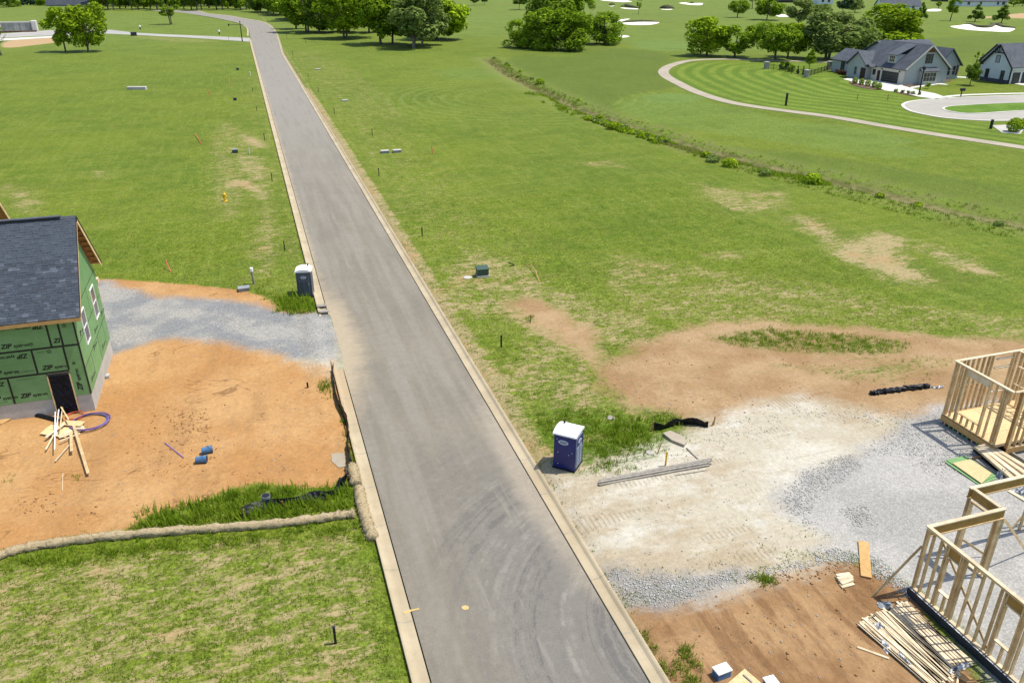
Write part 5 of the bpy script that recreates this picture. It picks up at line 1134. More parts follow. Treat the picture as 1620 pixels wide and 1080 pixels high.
for k in range(0): o = thing('lumber_offcut', 'short pale lumber offcuts lying on the deck of the farther frame', 'lumber', (35.0+k*.5, 26.6+.5*math.sin(k*2), AZ), k*1.1, 'offcuts on the deck'); MB().box(-.3, .3, -.045, .045, 0.002, .04).build('board', M['lumber_pale'], o, local=True)

fb = thing('house_frame', 'timber wall frame with an open garage beam on a black foundation, nearer of two', 'house frame', (24, 16, 0))
BX, BY1, BZ0, BT = 22.62, 18.5, .44, 3.42
MB().box(BX-.14, BX+.12, 8.0, BY1+.08, -.3, .40).build('foundation', M['tar'], fb)
MB().box(BX-.148, BX-.10, 8.0, BY1+.085, .40, .415).build('flashing', M['wrap'], fb)
part(fb, 'bottom_plate', (BX, BY1, BZ0), (BX, 8, BZ0), .15, .05, 'lumber_pale'); part(fb, 'top_plate', (BX, BY1+.07, BT-.03), (BX, 8, BT-.03), .16, .05, 'lumber_pale'); part(fb, 'top_plate', (BX, BY1, BT-.085), (BX, 8, BT-.085), .14, .05)
yb = lambda x, y: onX(1340 + x/5.786, 900 + y/5.786, BX)[1]
studs = [BY1-.02, BY1-.09, yb(660,205), yb(725,265), yb(775,315), yb(795,335), yb(895,435), yb(912,455), yb(935,470), yb(1010,530), yb(1085,605), yb(1155,670), yb(1240,740), yb(1275,780), yb(1295,800), yb(1425,940), yb(1445,960), yb(1480,990), yb(1580,1075), yb(1660,1150)]
for y in studs: part(fb, 'stud', (BX, y, BZ0+.025), (BX, y, BT-.11), .14, .05, up=(0,1,0))
w1a, w1b, w2a, w2b = yb(795,335), yb(895,435), yb(1295,800), yb(1425,940)
for a, b, zs in ((w1a, w1b, 1.25), (w2a, w2b, 1.25)):
    part(fb, 'header', (BX, a, BT-.31), (BX, b, BT-.31), .10, .36, 'beam_dark'); part(fb, 'window_sill', (BX, a, zs), (BX, b, zs), .14, .045, 'lumber_pale'); y = (a+b)/2 - .05; part(fb, 'cripple_stud', (BX, y, BZ0+.025), (BX, y, zs-.02), .14, .05, up=(0,1,0)); part(fb, 'window_head', (BX, a, BT-.54), (BX, b, BT-.54), .14, .05, 'lumber_pale')
part(fb, 'wall_brace', (BX+.09, BY1-.5, BT-.12), (BX+.09, yb(1285,740), BZ0+.05), .03, .10, 'lumber')
gz = ht(26, 19)
def ibeam(a, b):
    a, b = Vector(a), Vector(b); w = part(fb, 'beam', a, b, .07, .40, 'beam_dark')
    for dz, m in ((.22, 'lumber_pale'), (-.22, 'lumber')): MB().beam(a+Vector((0,0,dz)), b+Vector((0,0,dz)), .16, .05).build('flange', M[m], w)
ibeam((BX+.09, BY1, BT-.26), (26.35, BY1, BT-.26)); ibeam((26.1, 19.98, BT-.26), (32, 19.98, BT-.26)); 
part(fb, 'top_plate', (26.2, BY1+.09, BT-.02), (26.2, 19.88, BT-.02), .16, .05, 'lumber_pale'); part(fb, 'header', (26.2, BY1+.09, BT-.26), (26.2, 19.88, BT-.26), .08, .40, 'beam_dark'); part(fb, 'header_rail', (26.2, BY1+.09, BT-.62), (26.2, 19.88, BT-.62), .13, .05, 'lumber')
for x, y in ((26.2, 18.46), (26.2, 18.62), (26.2, 19.80), (26.2, 19.98), (26.34, 18.46)): part(fb, 'post', (x, y, gz-.02), (x, y, BT-.50 if y in (18.46, 19.98) else BT-.66), .15, .06, up=(0,1,0))
part(fb, 'bottom_plate', (26.2, 18.3, gz+.07), (26.2, 20.1, gz+.07), .16, .08, 'lumber_pale')
def brace(a, b): part(fb, 'brace', a, b, .04, .10, 'lumber')
g1 = at(1380, 944); brace((BX-.05, BY1+.03, 2.45), (g1.x, g1.y, g1.z+.02)); g1 = at(1624, 872); brace((26.4, BY1-.1, BT-.55), (g1.x, g1.y, g1.z+.02))
g1 = at(1560, 880); brace((26.1, 19.7, 1.0), (g1.x, g1.y, g1.z+.06))
for px, py in ((1612, 838), (1622, 832)): p = at(px, py); part(fb, 'post', (p.x, p.y, p.z), (p.x, p.y, BT-.5), .14, .06, up=(0,1,0))
p = at(1600, 835); brace((p.x+1.4, p.y, 1.9), (p.x-.2, p.y-.1, p.z))
# ------------------------------------------------------------------ lumber and loose things on the right lot
def lone(name, label, cat, mb, mat, group=None, **kw): return tag(mb.build(name, M[mat], **kw), label, cat, group)
ls_ = thing('lumber_stack', 'wide spread stack of long pale boards lying along the black foundation', 'lumber stack', at(1450, 1015))
r = random.Random(21); zb = ht(*G2(1450, 1015))
for layer, cnt in ((0, 24), (1, 22), (2, 14)):
    for k in range(cnt):
        f = (k + r.uniform(-.25, .25)) / cnt; j = lambda s: r.uniform(-s, s); zz = zb + .03 + layer * .045
        if layer == 2: f = f * .62
        s0 = (1357 + 79*f + j(5), 985 - 37*f + j(4)); e0 = (1478 + 58*f + j(7), 1092 - 46*f + j(6))
        a, b = Vector(G(*s0, zz)), Vector(G(*e0, zz))
        MB().beam(a, b, .09, .04).build('board', M['lumber_pale'], ls_)
tp_ = lambda pts, z: [(*G2(*p), z) for p in pts]
def crumple(name, label, cat, px, h, mat, seed, n_=10):
    """a crumpled sheet lying on the ground inside four photo points"""
    r = random.Random(seed); c = [at(*p) for p in px]; vs = []
    for i in range(n_+1):
        for k in range(n_+1):
            u, v = i/n_, k/n_; p = c[0].lerp(c[1], u).lerp(c[3].lerp(c[2], u), v); e = min(u, 1-u, v, 1-v)
            vs.append((p.x + r.uniform(-.04, .04), p.y + r.uniform(-.04, .04), p.z + .02 + h * min(1, e*4) * r.uniform(.25, 1)))
    fs = [(i*(n_+1)+k, (i+1)*(n_+1)+k, (i+1)*(n_+1)+k+1, i*(n_+1)+k+1) for i in range(n_) for k in range(n_)]
    mb = MB(); mb.add(vs, fs); o = lone(name, label, cat, mb, mat); s = o.modifiers.new('thickness', 'SOLIDIFY'); s.thickness = .012; s.offset = 0; return o
crumple('plastic_wrap', 'crumpled white printed wrap at the upper left of the board stack', 'wrap', [(1377,988),(1396,984),(1404,1000),(1384,1002)], .22, 'wrap', 1)
crumple('plastic_wrap', 'long white wrap sliding off the left side of the board stack', 'wrap', [(1386,1010),(1393,1008),(1412,1030),(1404,1036)], .15, 'wrap', 2)
crumple('plastic_wrap', 'torn wrap strip under the lower left of the board stack', 'wrap', [(1412,1031),(1420,1028),(1450,1062),(1444,1066)], .15, 'wrap', 3)
crumple('plastic_wrap', 'white and green wrap flap at the lower right end of the board stack', 'wrap', [(1494,1066),(1532,1046),(1536,1054),(1500,1072)], .25, 'wrap', 4)
crumple('tarp', 'dark grey tarp corner showing at the top of the board stack', 'tarp', [(1386,953),(1408,951),(1414,962),(1393,964)], .10, 'steel', 5)
def plank(name, label, a, b, w, h, mat, z=.03, group=None):
    a, b = at(*a), at(*b); return lone(name, label, 'lumber', MB().beam(a+Vector((0,0,z)), b+Vector((0,0,z)), w, h), mat, group)
plank('plank', 'wide orange-brown plank lying on the gravel beside the dirt', (1365.5,858), (1370,914), .42, .05, 'wood_orange', .06)
plank('stud_board', 'single pale stud lying alone on the brown dirt left of the board stack', (1356,1024), (1406,1042), .09, .05, 'lumber_pale')
plank('plank', 'dark plank in the shade below the board stack', (1516,1068), (1548,1085), .3, .05, 'wood_brown')
plank('stud_board', 'thin board standing out below the board stack', (1516,1062), (1514,1082), .06, .05, 'lumber_pale')
bn = thing('board_bundle', 'small heap of short white board offcuts on the brown dirt', 'lumber', at(1335, 922)); r = random.Random(8)
for k in range(9):
    l = k // 5; q = k % 5; a = at(1323 + q*2.2 + r.uniform(-1,1), 914 + q*4 + r.uniform(-1,1)); b = at(1345 + q*1.5 + r.uniform(-2,2), 909 + q*3.6 + r.uniform(-1,1))
    MB().beam(a + Vector((0,0,.04+l*.07)), b + Vector((0,0,.04+l*.07)), .13, .06).build('board', M['lumber_pale'], bn)
zp = thing('panel_pile', 'green sheathing panels with a bare board sheet on top, on the gravel', 'panels', at(1535, 745))
def psheet(px, z, mat, th=.025, nm='panel'): return MB().slab([(*G2(*p, z), z) for p in px], th).build(nm, M[mat], zp)
zg = ht(*G2(1535, 745)); psheet([(1495,730),(1525,722),(1577,757),(1548,766)], zg+.06, 'sheath'); psheet([(1497,727),(1527,720),(1576,752),(1550,763)], zg+.10, 'sheath'); psheet([(1507,732),(1535,726),(1569,748),(1553,764)], zg+.14, 'osb')
r2 = thing('lumber_stack', 'stack of long wide boards by the corner of the farther frame', 'lumber stack', at(1580, 735)); zg = ht(*G2(1580, 735))
for l in range(3):
    for k in range(4):
        z = zg + .1 + l*.13; a = Vector((*G2(1544 + k*5.8, 706.5 - k*1.4, z), z)); b = Vector((*G2(1606 + k*9.5, 760 - k*4.5, z), z)); MB().beam(a, b, .26, .115).build('board', M['lumber_pale'], r2)
for k in range(2): p = at(1556 + k*40, 722 + k*36); MB().box(p.x-.7, p.x+.7, p.y-.06, p.y+.06, p.z, p.z+.06).build('bearer', M['wood_brown'], r2)
plank('plank', 'dark weathered plank between the green panels and the board stack', (1545,727), (1577,750), .22, .08, 'wood_grey')
plank('pipe_length', 'thin black edging strip on the gravel along the board stack', (1540,712), (1580,748), .07, .08, 'black')
plank('form_board', 'dark stained form board on the gravel at the right edge', (1583,710), (1625,736), .10, .22, 'wood_grey', .1)
crumple('plastic_wrap', 'crumpled white plastic heap at the end of the right-hand board stack', 'wrap', [(1576,750),(1590,745),(1600,756),(1580,761)], .5, 'wrap', 6)
crumple('plastic_wrap', 'white plastic sheet on the gravel under the garage beam at the right edge', 'wrap', [(1600,776),(1630,770),(1632,790),(1612,784)], .3, 'wrap', 7)
plank('plank', 'pale plank on the gravel under the garage beam at the right edge', (1596,777), (1630,797), .2, .06, 'lumber_pale')
o = at(1141, 1068); bx_ = thing('tool_box', 'small grey-blue box with a white top on the dirt near the bottom edge', 'box', o, .1); MB().box(-.28, .28, -.18, .18, 0, .3).build('box', M['blue'], bx_, local=True, bevel=.015); MB().box(-.3, .3, -.2, .2, .3, .36).build('lid', M['white'], bx_, local=True, bevel=.015)
o = at(1218, 1086); bx_ = thing('tool_box', 'small grey box cut off by the bottom edge, right of the board sheet', 'box', o, .0); MB().box(-.2, .2, -.18, .18, 0, .28).build('box', M['blue'], bx_, local=True, bevel=.015); MB().box(-.22, .22, -.2, .2, .28, .33).build('lid', M['white'], bx_, local=True, bevel=.015)
zg = ht(*G2(1180, 1070)); lone('board_sheet', 'pale board sheet lying on the dirt at the bottom edge', 'board sheet', MB().slab([(*G2(*p, zg+.06), zg+.06) for p in [(1150,1081),(1178,1057),(1204,1079),(1190,1100)]], .03), 'osb')
lone('stick', 'dark stick lying across the pale board sheet at the bottom edge', 'stick', MB().beam(Vector(G(1176,1066,zg+.09)), Vector(G(1190,1078,zg+.09)), .06, .04), 'wood_grey')
ot = thing('timber_pile', 'low pile of weathered grey timbers edging the pale gravel drive', 'timber pile', at(1040, 750)); r = random.Random(3)
for k in range(7):
    l = 0 if k < 5 else 1; q = k if k < 5 else k - 4.5; j = r.uniform(-3, 3); a = at(949 + q*1.2 + j, 769 - q*2.5 + j*.3); b = at(1124 + j*1.5, 737 - q*2.6); h = Vector((0, 0, .06 + l*.09))
    MB().beam(a + h, b + h, .10, .08).build('timber', M['wood_grey'], ot)
plank('stick', 'thin broken stick between the grey timbers and the concrete piece', (1086,709), (1104,726), .06, .05, 'wood_grey')
plank('stick', 'thin grey lath lying in front of the grey timbers', (1070,752), (1118,744), .03, .03, 'wood_grey')
cp = lone('concrete_piece', 'broken flat piece of concrete on the soil right of the navy toilet', 'concrete', MB().prism([G2(*p) for p in [(1048,690),(1060,686),(1078,694),(1086,703),(1082,709),(1062,701)]], .02, .22), 'path')
lone('marker_post', 'yellow marker post beside the grey timbers', 'post', MB().tube([at(1052.5, 737), at(1052.5, 737) + Vector((.03, 0, .85))], .045, 8), 'yellow')
lone('marker_stake', 'thin brown wooden stake left of the yellow post', 'stake', MB().tube([at(1040, 718), at(1044, 716) + Vector((.04, 0, .6))], .03, 6), 'wood_brown')
lone('stone', 'flat grey stone in the weeds right of the navy toilet', 'stone', MB().lathe([(.08,-.02),(.24,.0),(.22,.05),(.10,.09)], at(966, 661), 9), 'stone')
lone('stone', 'long grey stone in the weeds left of the yellow post', 'stone', MB().lathe([(.08,-.02),(.24,.0),(.22,.06),(.10,.09)], at(1028, 716), 8), 'stone')

def fabric(name, label, px, h, seed, stakes, cat='silt fence', lean=.15, amp=.10):
    """a sagging strip of black silt fabric standing along photo points, with its stakes as parts"""
    r = random.Random(seed); base = [at(*p) for p in px]
    pts = curve_pts([(p.x, p.y) for p in base], 6); t = thing(name, label, cat, base[0]); vs, nz = [], 5; hh = h
    for i, p in enumerate(pts):
        f = i / (len(pts)-1); d = Vector((pts[min(i+1, len(pts)-1)][0]-pts[max(i-1,0)][0], pts[min(i+1, len(pts)-1)][1]-pts[max(i-1,0)][1], 0)).normalized(); nn = Vector((-d.y, d.x, 0)); hh = h * (.65 + .35*abs(math.sin(f*9 + seed))) * (1 if not callable(lean) else 1)
        z = ht(*p)
        for k in range(nz): g_ = k/(nz-1); q = Vector((p[0], p[1], z - .03)) + nn * (lean * g_ + amp * math.sin(f*14 + seed) * g_ + r.uniform(-.03, .03)) + Vector((0, 0, hh*g_)); vs.append(q)
    mb = MB(); mb.add(vs, [(i*nz+k, (i+1)*nz+k, (i+1)*nz+k+1, i*nz+k+1) for i in range(len(pts)-1) for k in range(nz-1)])
    o = mb.build('fabric', M['fabric_black'], t); s = o.modifiers.new('thickness', 'SOLIDIFY'); s.thickness = .012
    for p, hs in stakes: b = at(*p); MB().beam(b - Vector((0,0,.1)), b + Vector((r.uniform(-.1,.1), r.uniform(-.05,.05), hs)), .05, .05).build('stake', M['wood_brown'], t)
    return t
fabric('silt_fence', 'sagging black silt fence along the left kerb beside the clay lot', [(525,586),(529,612),(536,640),(546,668),(549,690),(551,712),(556,728),(549,745),(546,760),(541,772)], .60, 2, [((525,588), .75), ((548,690), .6), ((553,716), .4)], lean=.04)
fabric('silt_fence', 'collapsed black silt fence in the weeds at the lower left lot corner', [(549,768),(530,783),(508,792),(480,797),(450,800),(420,806),(384,818)], .42, 5, [((386,820), .5), ((450,802), .35)], lean=-.25, amp=.18)
fabric('silt_fence', 'short leaning black silt fence right of the navy toilet', [(1031,681),(1045,679),(1062,675),(1078,671),(1098,672),(1120,676)], .55, 1, [((1032,682), .62), ((1129,672), .55), ((1126,674), .3)], lean=-.1, amp=.04)
def rag(name, label, px, rad, seed, mat='fabric_black'):
    r = random.Random(seed); c = [at(*p) for p in px]; P = curve_pts([(p.x, p.y) for p in c], 5)
    mb = MB(); mb.tube([(p[0], p[1], ht(*p) + rad*.6 + r.uniform(-.03, .03)) for p in P], lambda i: rad * (.55 + .6*abs(math.sin(i*1.9+seed))) , 9)
    mb.v = [(v[0] + r.uniform(-.06,.06), v[1] + r.uniform(-.06,.06), v[2] + r.uniform(-.05,.05)) for v in mb.v]; return lone(name, label, 'fabric', mb, mat)
rag('fabric_roll', 'bundled black silt fabric lying on the dirt left of the farther frame', [(1378,624),(1392,622),(1412,620),(1432,617),(1455,614),(1468,613)], .17, 4)
rag('fabric_strip', 'thin grey tail of the bundled black fabric near the frame corner', [(1468,613),(1480,614),(1492,612)], .06, 6, 'wrap')

# ------------------------------------------------------------------ things on the left lot
def log(label, px, rad, seed):
    r = random.Random(seed); P = curve_pts([at(*p).to_2d() for p in px], 14); m = len(P); mb = MB()
    mb.tube([(p[0], p[1], ht(*p) + rad*.62) for p in P], lambda i: rad * (1 + .10*math.sin(i*.9+seed) + .07*math.sin(i*2.3)) * (1 if 0 < i < m-1 else .55), 12)
    mb.v = [(v[0] + r.gauss(0,.020), v[1] + r.gauss(0,.022), v[2] + r.gauss(0,.022)) for v in mb.v]
    t = lone('straw_log', label, 'straw log', mb, 'straw_log', smooth=True)
    R = np.random.RandomState(seed); V = np.array(mb.v); n_ = m * 26; i = R.randint(0, len(V), n_); d = R.normal(size=(n_, 3)); d /= np.linalg.norm(d, axis=1)[:, None]; s = R.normal(size=(n_, 3)) * .008
    P_ = V[i] + R.normal(size=(n_,3))*.03; L = R.uniform(.04, .13, (n_,1)); W = np.stack([P_ - s, P_ + s, P_ + d*L], 1).reshape(-1, 3)
    o = put('straw', np_mesh('straw', W, np.arange(n_*3).reshape(-1, 3), {'tone': np.repeat(R.rand(n_), 3)}), M['straw_tuft'], None); o.parent = t; tag(o, kind='stuff'); return t
M['straw_tuft'] = leaf_mat('straw_tuft', (0.30, 0.235, 0.135), (0.38, 0.31, 0.195), .1)
log('long tan straw log crossing the lower left between clay and lawn', [(-60,903),(0,882),(60,866),(150,854),(250,845),(350,838),(450,830),(520,821),(562,815)], .20, 3)
log('short straw log lying along the left kerb, nearest piece', [(568,776),(571,795),(577,818),(583,838),(591,856)], .25, 5)
log('stubby straw log along the left kerb, just beyond the nearest piece', [(556,742),(560,756),(564,770)], .27, 7)
db = thing('scrap_pile', 'scrap heap of board pieces and sticks before the black doorway', 'scrap pile', at(105, 690))
def scr(a, b, w, h, mat, z=.05, nm='board'): a, b = at(*a), at(*b); MB().beam(a+Vector((0,0,z)), b+Vector((0,0,z)), w, h).build(nm, M[mat], db)
scr((72,680), (112,686), .95, .03, 'osb', .05, 'sheet'); scr((92,692), (134,678), .6, .03, 'lumber_pale', .10, 'sheet'); scr((100,672), (132,674), .5, .03, 'osb', .15, 'sheet')
for a, b, w, m, z in [((118,678),(141,754),.14,'lumber',.2), ((114,690),(115,720),.14,'lumber',.25), ((74,698),(104,676),.12,'lumber_pale',.25), ((74,716),(88,690),.06,'lumber_pale',.2), ((88,732),(113,703),.06,'lumber_pale',.1), ((90,660),(89,720),.05,'white',.35), ((97,650),(91,700),.05,'white',.42), ((102,655),(98,690),.05,'lumber_pale',.45), ((96,703),(128,690),.08,'lumber_pale',.2), ((100,656),(112,676),.07,'lumber',.5)]: scr(a, b, w, .045, m, z, 'stick')
plank('stick', 'thin pale lath lying alone on the clay below the scrap heap', (99.5,748), (99,776), .03, .02, 'lumber_pale', .01)
def coil(name, label, c, rx, mat, seed, z0=.08):
    r = random.Random(seed); pts = [(c.x + rx*(1+.05*math.sin(a*.37+seed))*math.cos(a), c.y + rx*.95*(1+.05*math.cos(a*.53))*math.sin(a), c.z + z0 + .03*math.sin(a*.7+seed)) for a in [k*2*math.pi/28 for k in range(28*3)]]
    return lone(name, label, 'pipe coil', MB().tube(pts, .020, 6), mat, smooth=True)
cc = at(141, 669); coil('pipe_coil', 'blue loops of the plastic pipe coil on the clay beside the doorway', cc, .93, 'pipe_blue', 1); coil('pipe_coil', 'purple loops of the plastic pipe coil on the clay beside the doorway', cc + Vector((.08, -.05, 0)), .98, 'pipe_purple', 2, .13); coil('pipe_coil', 'small red pipe loop at the upper left of the larger coil', at(119, 659), .45, 'red', 3)
P = [at(*p) for p in [(-30,662),(5,655),(20,652.5),(45,656),(70,661),(92,667)]]; lone('drain_pipe', 'black corrugated drain pipe along the foot of the unfinished house', 'pipe', MB().tube([(p[0], p[1], ht(*p)+.08) for p in curve_pts([q.to_2d() for q in P], 8)], lambda i: .13 + .012*(i % 2), 10), 'fabric_black')
lone('board_sheet', 'weathered brown board sheet at the left edge below the drain pipe', 'board sheet', MB().slab([(*p.to_2d(), p.z+.06) for p in (at(-14,668), at(12,656), at(24,660), at(2,672))], .03), 'wood_orange')
lone('concrete_piece', 'pale flat concrete rubble against the foundation left of the doorway', 'concrete', MB().prism([at(*p).to_2d() for p in [(8,646),(48,640),(54,649),(30,652),(10,651)]], .15, .62), 'path')
def bucket(label, c, rz):
    t = thing('bucket', label, 'bucket', c, rz); o = MB().tube([(-.26, 0, .17), (-.24, 0, .17), (.27, 0, .19)], lambda i: (.155, .16, .19)[i], 16).build('shell', M['blue'], t, local=True)
    MB().tube([(.265, 0, .19), (.285, 0, .19)], .205, 16).build('rim', M['blue'], t, local=True); MB().tube([(.286, 0, .19), (.287, 0, .19)], .17, 16).build('opening', M['black'], t, local=True); MB().tube([(.24, -.2, .2), (.1, -.1, .37), (.05, .08, .37), (.24, .2, .2)], .008, 5).build('handle', M['black'], t, local=True)
bucket('blue bucket lying on its side on the clay, farther of the pair', at(328, 716), .1); bucket('blue bucket lying on its side on the clay, nearer of the pair', at(319, 731), -.15)
plank('pipe_length', 'short purple pipe lying on the clay left of the blue buckets', (261,701), (290,724), .05, .05, 'pipe_purple')
o = at(422, 795); bk = thing('bucket', 'dark bucket standing in the tall weeds by the collapsed fence', 'bucket', o); MB().lathe([(.17,0),(.21,.42)], (0,0,0), 14).build('shell', M['steel'], bk, local=True); MB().lathe([(.195,.421),(.16,.423)], (0,0,0), 14).build('opening', M['black'], bk, local=True)
lone('cinder_block', 'concrete block on the clay at the foot of the gable wall', 'block', MB().box(*(lambda p: (p.x-.1, p.x+.1, p.y-.2, p.y+.2, p.z-.02, p.z+.2))(at(171, 597))), 'concrete')
lone('limestone_slab', 'pale crusted limestone slab on the clay beside the black fence', 'stone', MB().prism([at(*p).to_2d() for p in [(524,718),(545,716),(547,738),(536,740),(525,730)]], .08, .145), 'path')
lone('board_sheet', 'stacked pale boards behind the far corner of the green house', 'lumber', MB().box(*(lambda p: (p.x-.5, p.x+.3, p.y-.3, p.y+.3, p.z, p.z+.4))(at(150, 448))), 'lumber_pale')
lone('plank', 'rusty steel plate across the kerb at the left drive, farther', 'plank', MB().slab([(2.78, SPILL_Y1+.3, .262), (3.5, SPILL_Y1+.3, .255), (3.5, SPILL_Y1+.75, .255), (2.78, SPILL_Y1+.75, .262)], .04), 'wood_grey')
lone('plank', 'rusty steel plate across the kerb at the left drive, nearer', 'plank', MB().slab([(2.85, SPILL_Y1-.9, .31), (3.55, SPILL_Y1-.9, .30), (3.55, SPILL_Y1-.45, .30), (2.85, SPILL_Y1-.45, .31)], .04), 'wood_grey')

# ------------------------------------------------------------------ stakes, boxes, hydrants and lamps along the road
def stake(px, py, h, label, w=.09, mat='black'):
    p = at(px, py); t = thing('lot_stake', label, 'stake', p, group='dark lot stakes along the road'); MB().box(-w/2, w/2, -w/2, w/2, -.15, h).build('post', M[mat], t, local=True); MB().box(-w/2-.006, w/2+.006, -w/2-.006, w/2+.006, h*.86, h+.01).build('cap', M['tar' if mat == 'black' else 'red'], t, local=True)
SR = [(793,549,.85), (668,374,.85), (599.6,278.5,.95), (589,214.5,1.0), (529,180,.9), (503.7,146,.9), (487.6,122.5,.8), (463,87.5,1.1), (454,61,1.4), (484,69,1.3)]
for (px, py, h), l in zip(SR, ('nearest', 'second', 'third', 'fourth', 'fifth', 'sixth', 'seventh', 'eighth', 'ninth', 'tenth')): stake(px, py, h, 'dark lot stake in the grass right of the road, %s from the camera' % l)
SL = [(531,1017,.82), (450.5,396,.85), (430.6,286.5,.95), (418.7,222,.95), (406.5,176.5,.9), (400,146,.9), (362,63.5,1.2)]
for (px, py, h), l in zip(SL, ('nearest', 'second', 'third', 'fourth', 'fifth', 'sixth', 'seventh')): stake(px, py, h, 'dark lot stake in the grass left of the road, %s from the camera' % l)
stake(487, 613, .32, 'short dark stake on the clay near the black silt fence', .10); stake(839, 511, .6, 'thin green-grey stake in a grass tuft right of the road', .05, 'green_box')
stake(1243, 167.5, 2.2, 'black post beside the golf path with a bare patch at its foot', .28); stake(1356, 158, 1.0, 'thin dark post on the striped lawn below the round shrubs', .10, 'wood_brown'); stake(1404, 158, 1.0, 'thin dark post on the striped lawn nearest the cul-de-sac', .10, 'wood_brown'); stake(1567, 204, 1.4, 'small dark garden lamp by the gravel bed near the boxy hedge', .3)
def utility(px, py, w, d, h, label, mat='steel', lid='concrete', cat='utility box'):
    p = at(px, py); t = thing('utility_box', label, cat, p, .05); MB().box(-w/2, w/2, -d/2, d/2, -.1, h).build('box', M[mat], t, local=True, bevel=.02); MB().box(-w/2-.03, w/2+.03, -d/2-.03, d/2+.03, h, h+.05).build('lid', M[lid], t, local=True)
utility(609, 242, 1.05, .75, .30, 'left one of the two grey utility boxes right of the road'); utility(628, 241, 1.05, .75, .30, 'right one of the two grey utility boxes right of the road')
utility(546, 160, 1.1, .8, .14, 'single flat grey utility box farther up the right roadside'); utility(503, 110.5, 1.2, .9, .14, 'farthest flat grey utility box on the right roadside')
utility(372, 242, .75, .55, .45, 'grey utility box beside bare clay left of the road', 'green_box', 'steel'); utility(372, 159, .6, .5, .4, 'small dark utility box left of the road, farther up', 'tar', 'tar'); utility(376, 111, .6, .5, .4, 'smallest dark utility box left of the road, farthest up', 'tar', 'tar'); utility(386, 459, .8, .6, .22, 'grey meter lid at the foot of the roped wooden post', 'steel', 'steel')
utility(212, 57, 2.0, 1.4, 1.2, 'dark square cabinet on the edge of the side lane', 'tar', 'tar', 'cabinet')
p = at(763, 436.5); t = thing('transformer', 'green electric transformer box on a concrete pad in the grass', 'transformer', p, -.05)
MB().box(-.52, .52, -.45, .45, -.1, .14).build('pad', M['concrete'], t, local=True); MB().box(-.46, .46, -.38, .38, .14, .72).build('cabinet', M['green_box'], t, local=True, bevel=.03)
MB().add([(-.5,-.43,.72),(.5,-.43,.72),(.5,.40,.80),(-.5,.40,.80),(-.5,-.43,.66),(.5,-.43,.66),(.5,.40,.66),(-.5,.40,.66)], [(0,1,2,3),(7,6,5,4),(4,5,1,0),(5,6,2,1),(6,7,3,2),(7,4,0,3)]).build('lid', M['green_box'], t, local=True, bevel=.02)
lone('manhole', 'flat round concrete cover in the grass beside the green transformer', 'cover', MB().lathe([(.34,-.05),(.36,.035),(.30,.05)], at(740, 439), 18), 'concrete')
def hydrant(px, py, label, s=1.0):
    t = thing('fire_hydrant', label, 'hydrant', at(px, py)); o = MB().lathe([(.19*s,-.05),(.19*s,.05*s),(.13*s,.08*s),(.12*s,.55*s),(.16*s,.57*s),(.16*s,.62*s),(.14*s,.70*s),(.06*s,.80*s),(.05*s,.86*s)], (0,0,0), 14).build('barrel', M['yellow'], t, local=True, smooth=False)
    for a in (0, math.pi/2*1.0, math.pi): MB().tube([(math.cos(a)*.1*s, math.sin(a)*.1*s - .0, .45*s), (math.cos(a)*.24*s, math.sin(a)*.24*s, .45*s)], .075*s, 10).build('nozzle', M['yellow'], t, local=True)
hydrant(356.5, 318.5, 'yellow fire hydrant in the grass left of the road', 1.15)
lone('marker_flag', 'tall thin yellow marker in the grass left of the road', 'marker', MB().tube([at(363, 133), at(363, 133)+Vector((.1,0,1.3))], .10, 6), 'yellow')
lone('marker_post', 'short white marker post close to the left kerb, farther up the road', 'post', MB().tube([at(395.5, 120), at(395.5, 120)+Vector((0,0,.9))], .16, 8), 'concrete_white'); lone('marker_post', 'short pale post beside the bare clay near the left kerb', 'post', MB().tube([at(394.5, 244), at(394.5, 244)+Vector((0,0,.8))], .07, 8), 'concrete_white')
for px, py, l in [(222,47,'white sign-like block on the lawn above the side lane'), (347,55,'white marker post with dark foot on the lawn above the side lane')]: p = at(px, py); t = thing('marker_post', l, 'post', p); MB().box(-.2, .2, -.2, .2, 0, .8).build('base', M['tar'], t, local=True); MB().lathe([(.3,.8),(.42,1.1),(.3,1.6)], (0,0,0), 10).build('head', M['white'], t, local=True)
def lamp(px, py, h, label, arm):
    t = thing('street_lamp', label, 'street lamp', at(px, py)); MB().tube([(0,0,-.2),(0,0,h)], .10 + .012*h, 8, .07 + .008*h).build('pole', M['black'], t, local=True)
    if arm: MB().beam((-arm, 0, h*.82), (arm*.3, 0, h*.82), .12, .12).build('arm', M['black'], t, local=True); MB().box(-arm-.3, -arm+.1, -.2, .2, h*.76, h*.86).build('lantern', M['black'], t, local=True)
    else: MB().lathe([(.12,h),(.30,h+.1),(.34,h+.55),(.10,h+.8)], (0,0,0), 8).build('lantern', M['black'], t, local=True)
lamp(383.5, 66, 6.5, 'black pole with a side arm where the side lane meets the road', 3.6); lamp(1453.5, 150, 4.6, 'black street lamp by the grey house driveway', 0)
p = at(1519.5, 154); t = thing('mailbox', 'black mailbox on a post beside the cul-de-sac sidewalk', 'mailbox', p); MB().box(-.07, .07, -.07, .07, 0, 1.2).build('post', M['black'], t, local=True); MB().beam((-.3, 0, 1.4), (.6, 0, 1.4), .45, .5).build('box', M['black'], t, local=True)
p = at(217, 142); t = thing('concrete_culvert', 'pale concrete culvert end lying in the middle of the left lawn', 'culvert', p, -.25); MB().box(-1.9, 1.9, -.5, .5, -.1, .62).build('block', M['concrete'], t, local=True, bevel=.1); MB().tube([(-1.93, 0, .28), (-1.89, 0, .28)], .26, 12).build('opening', M['black'], t, local=True)
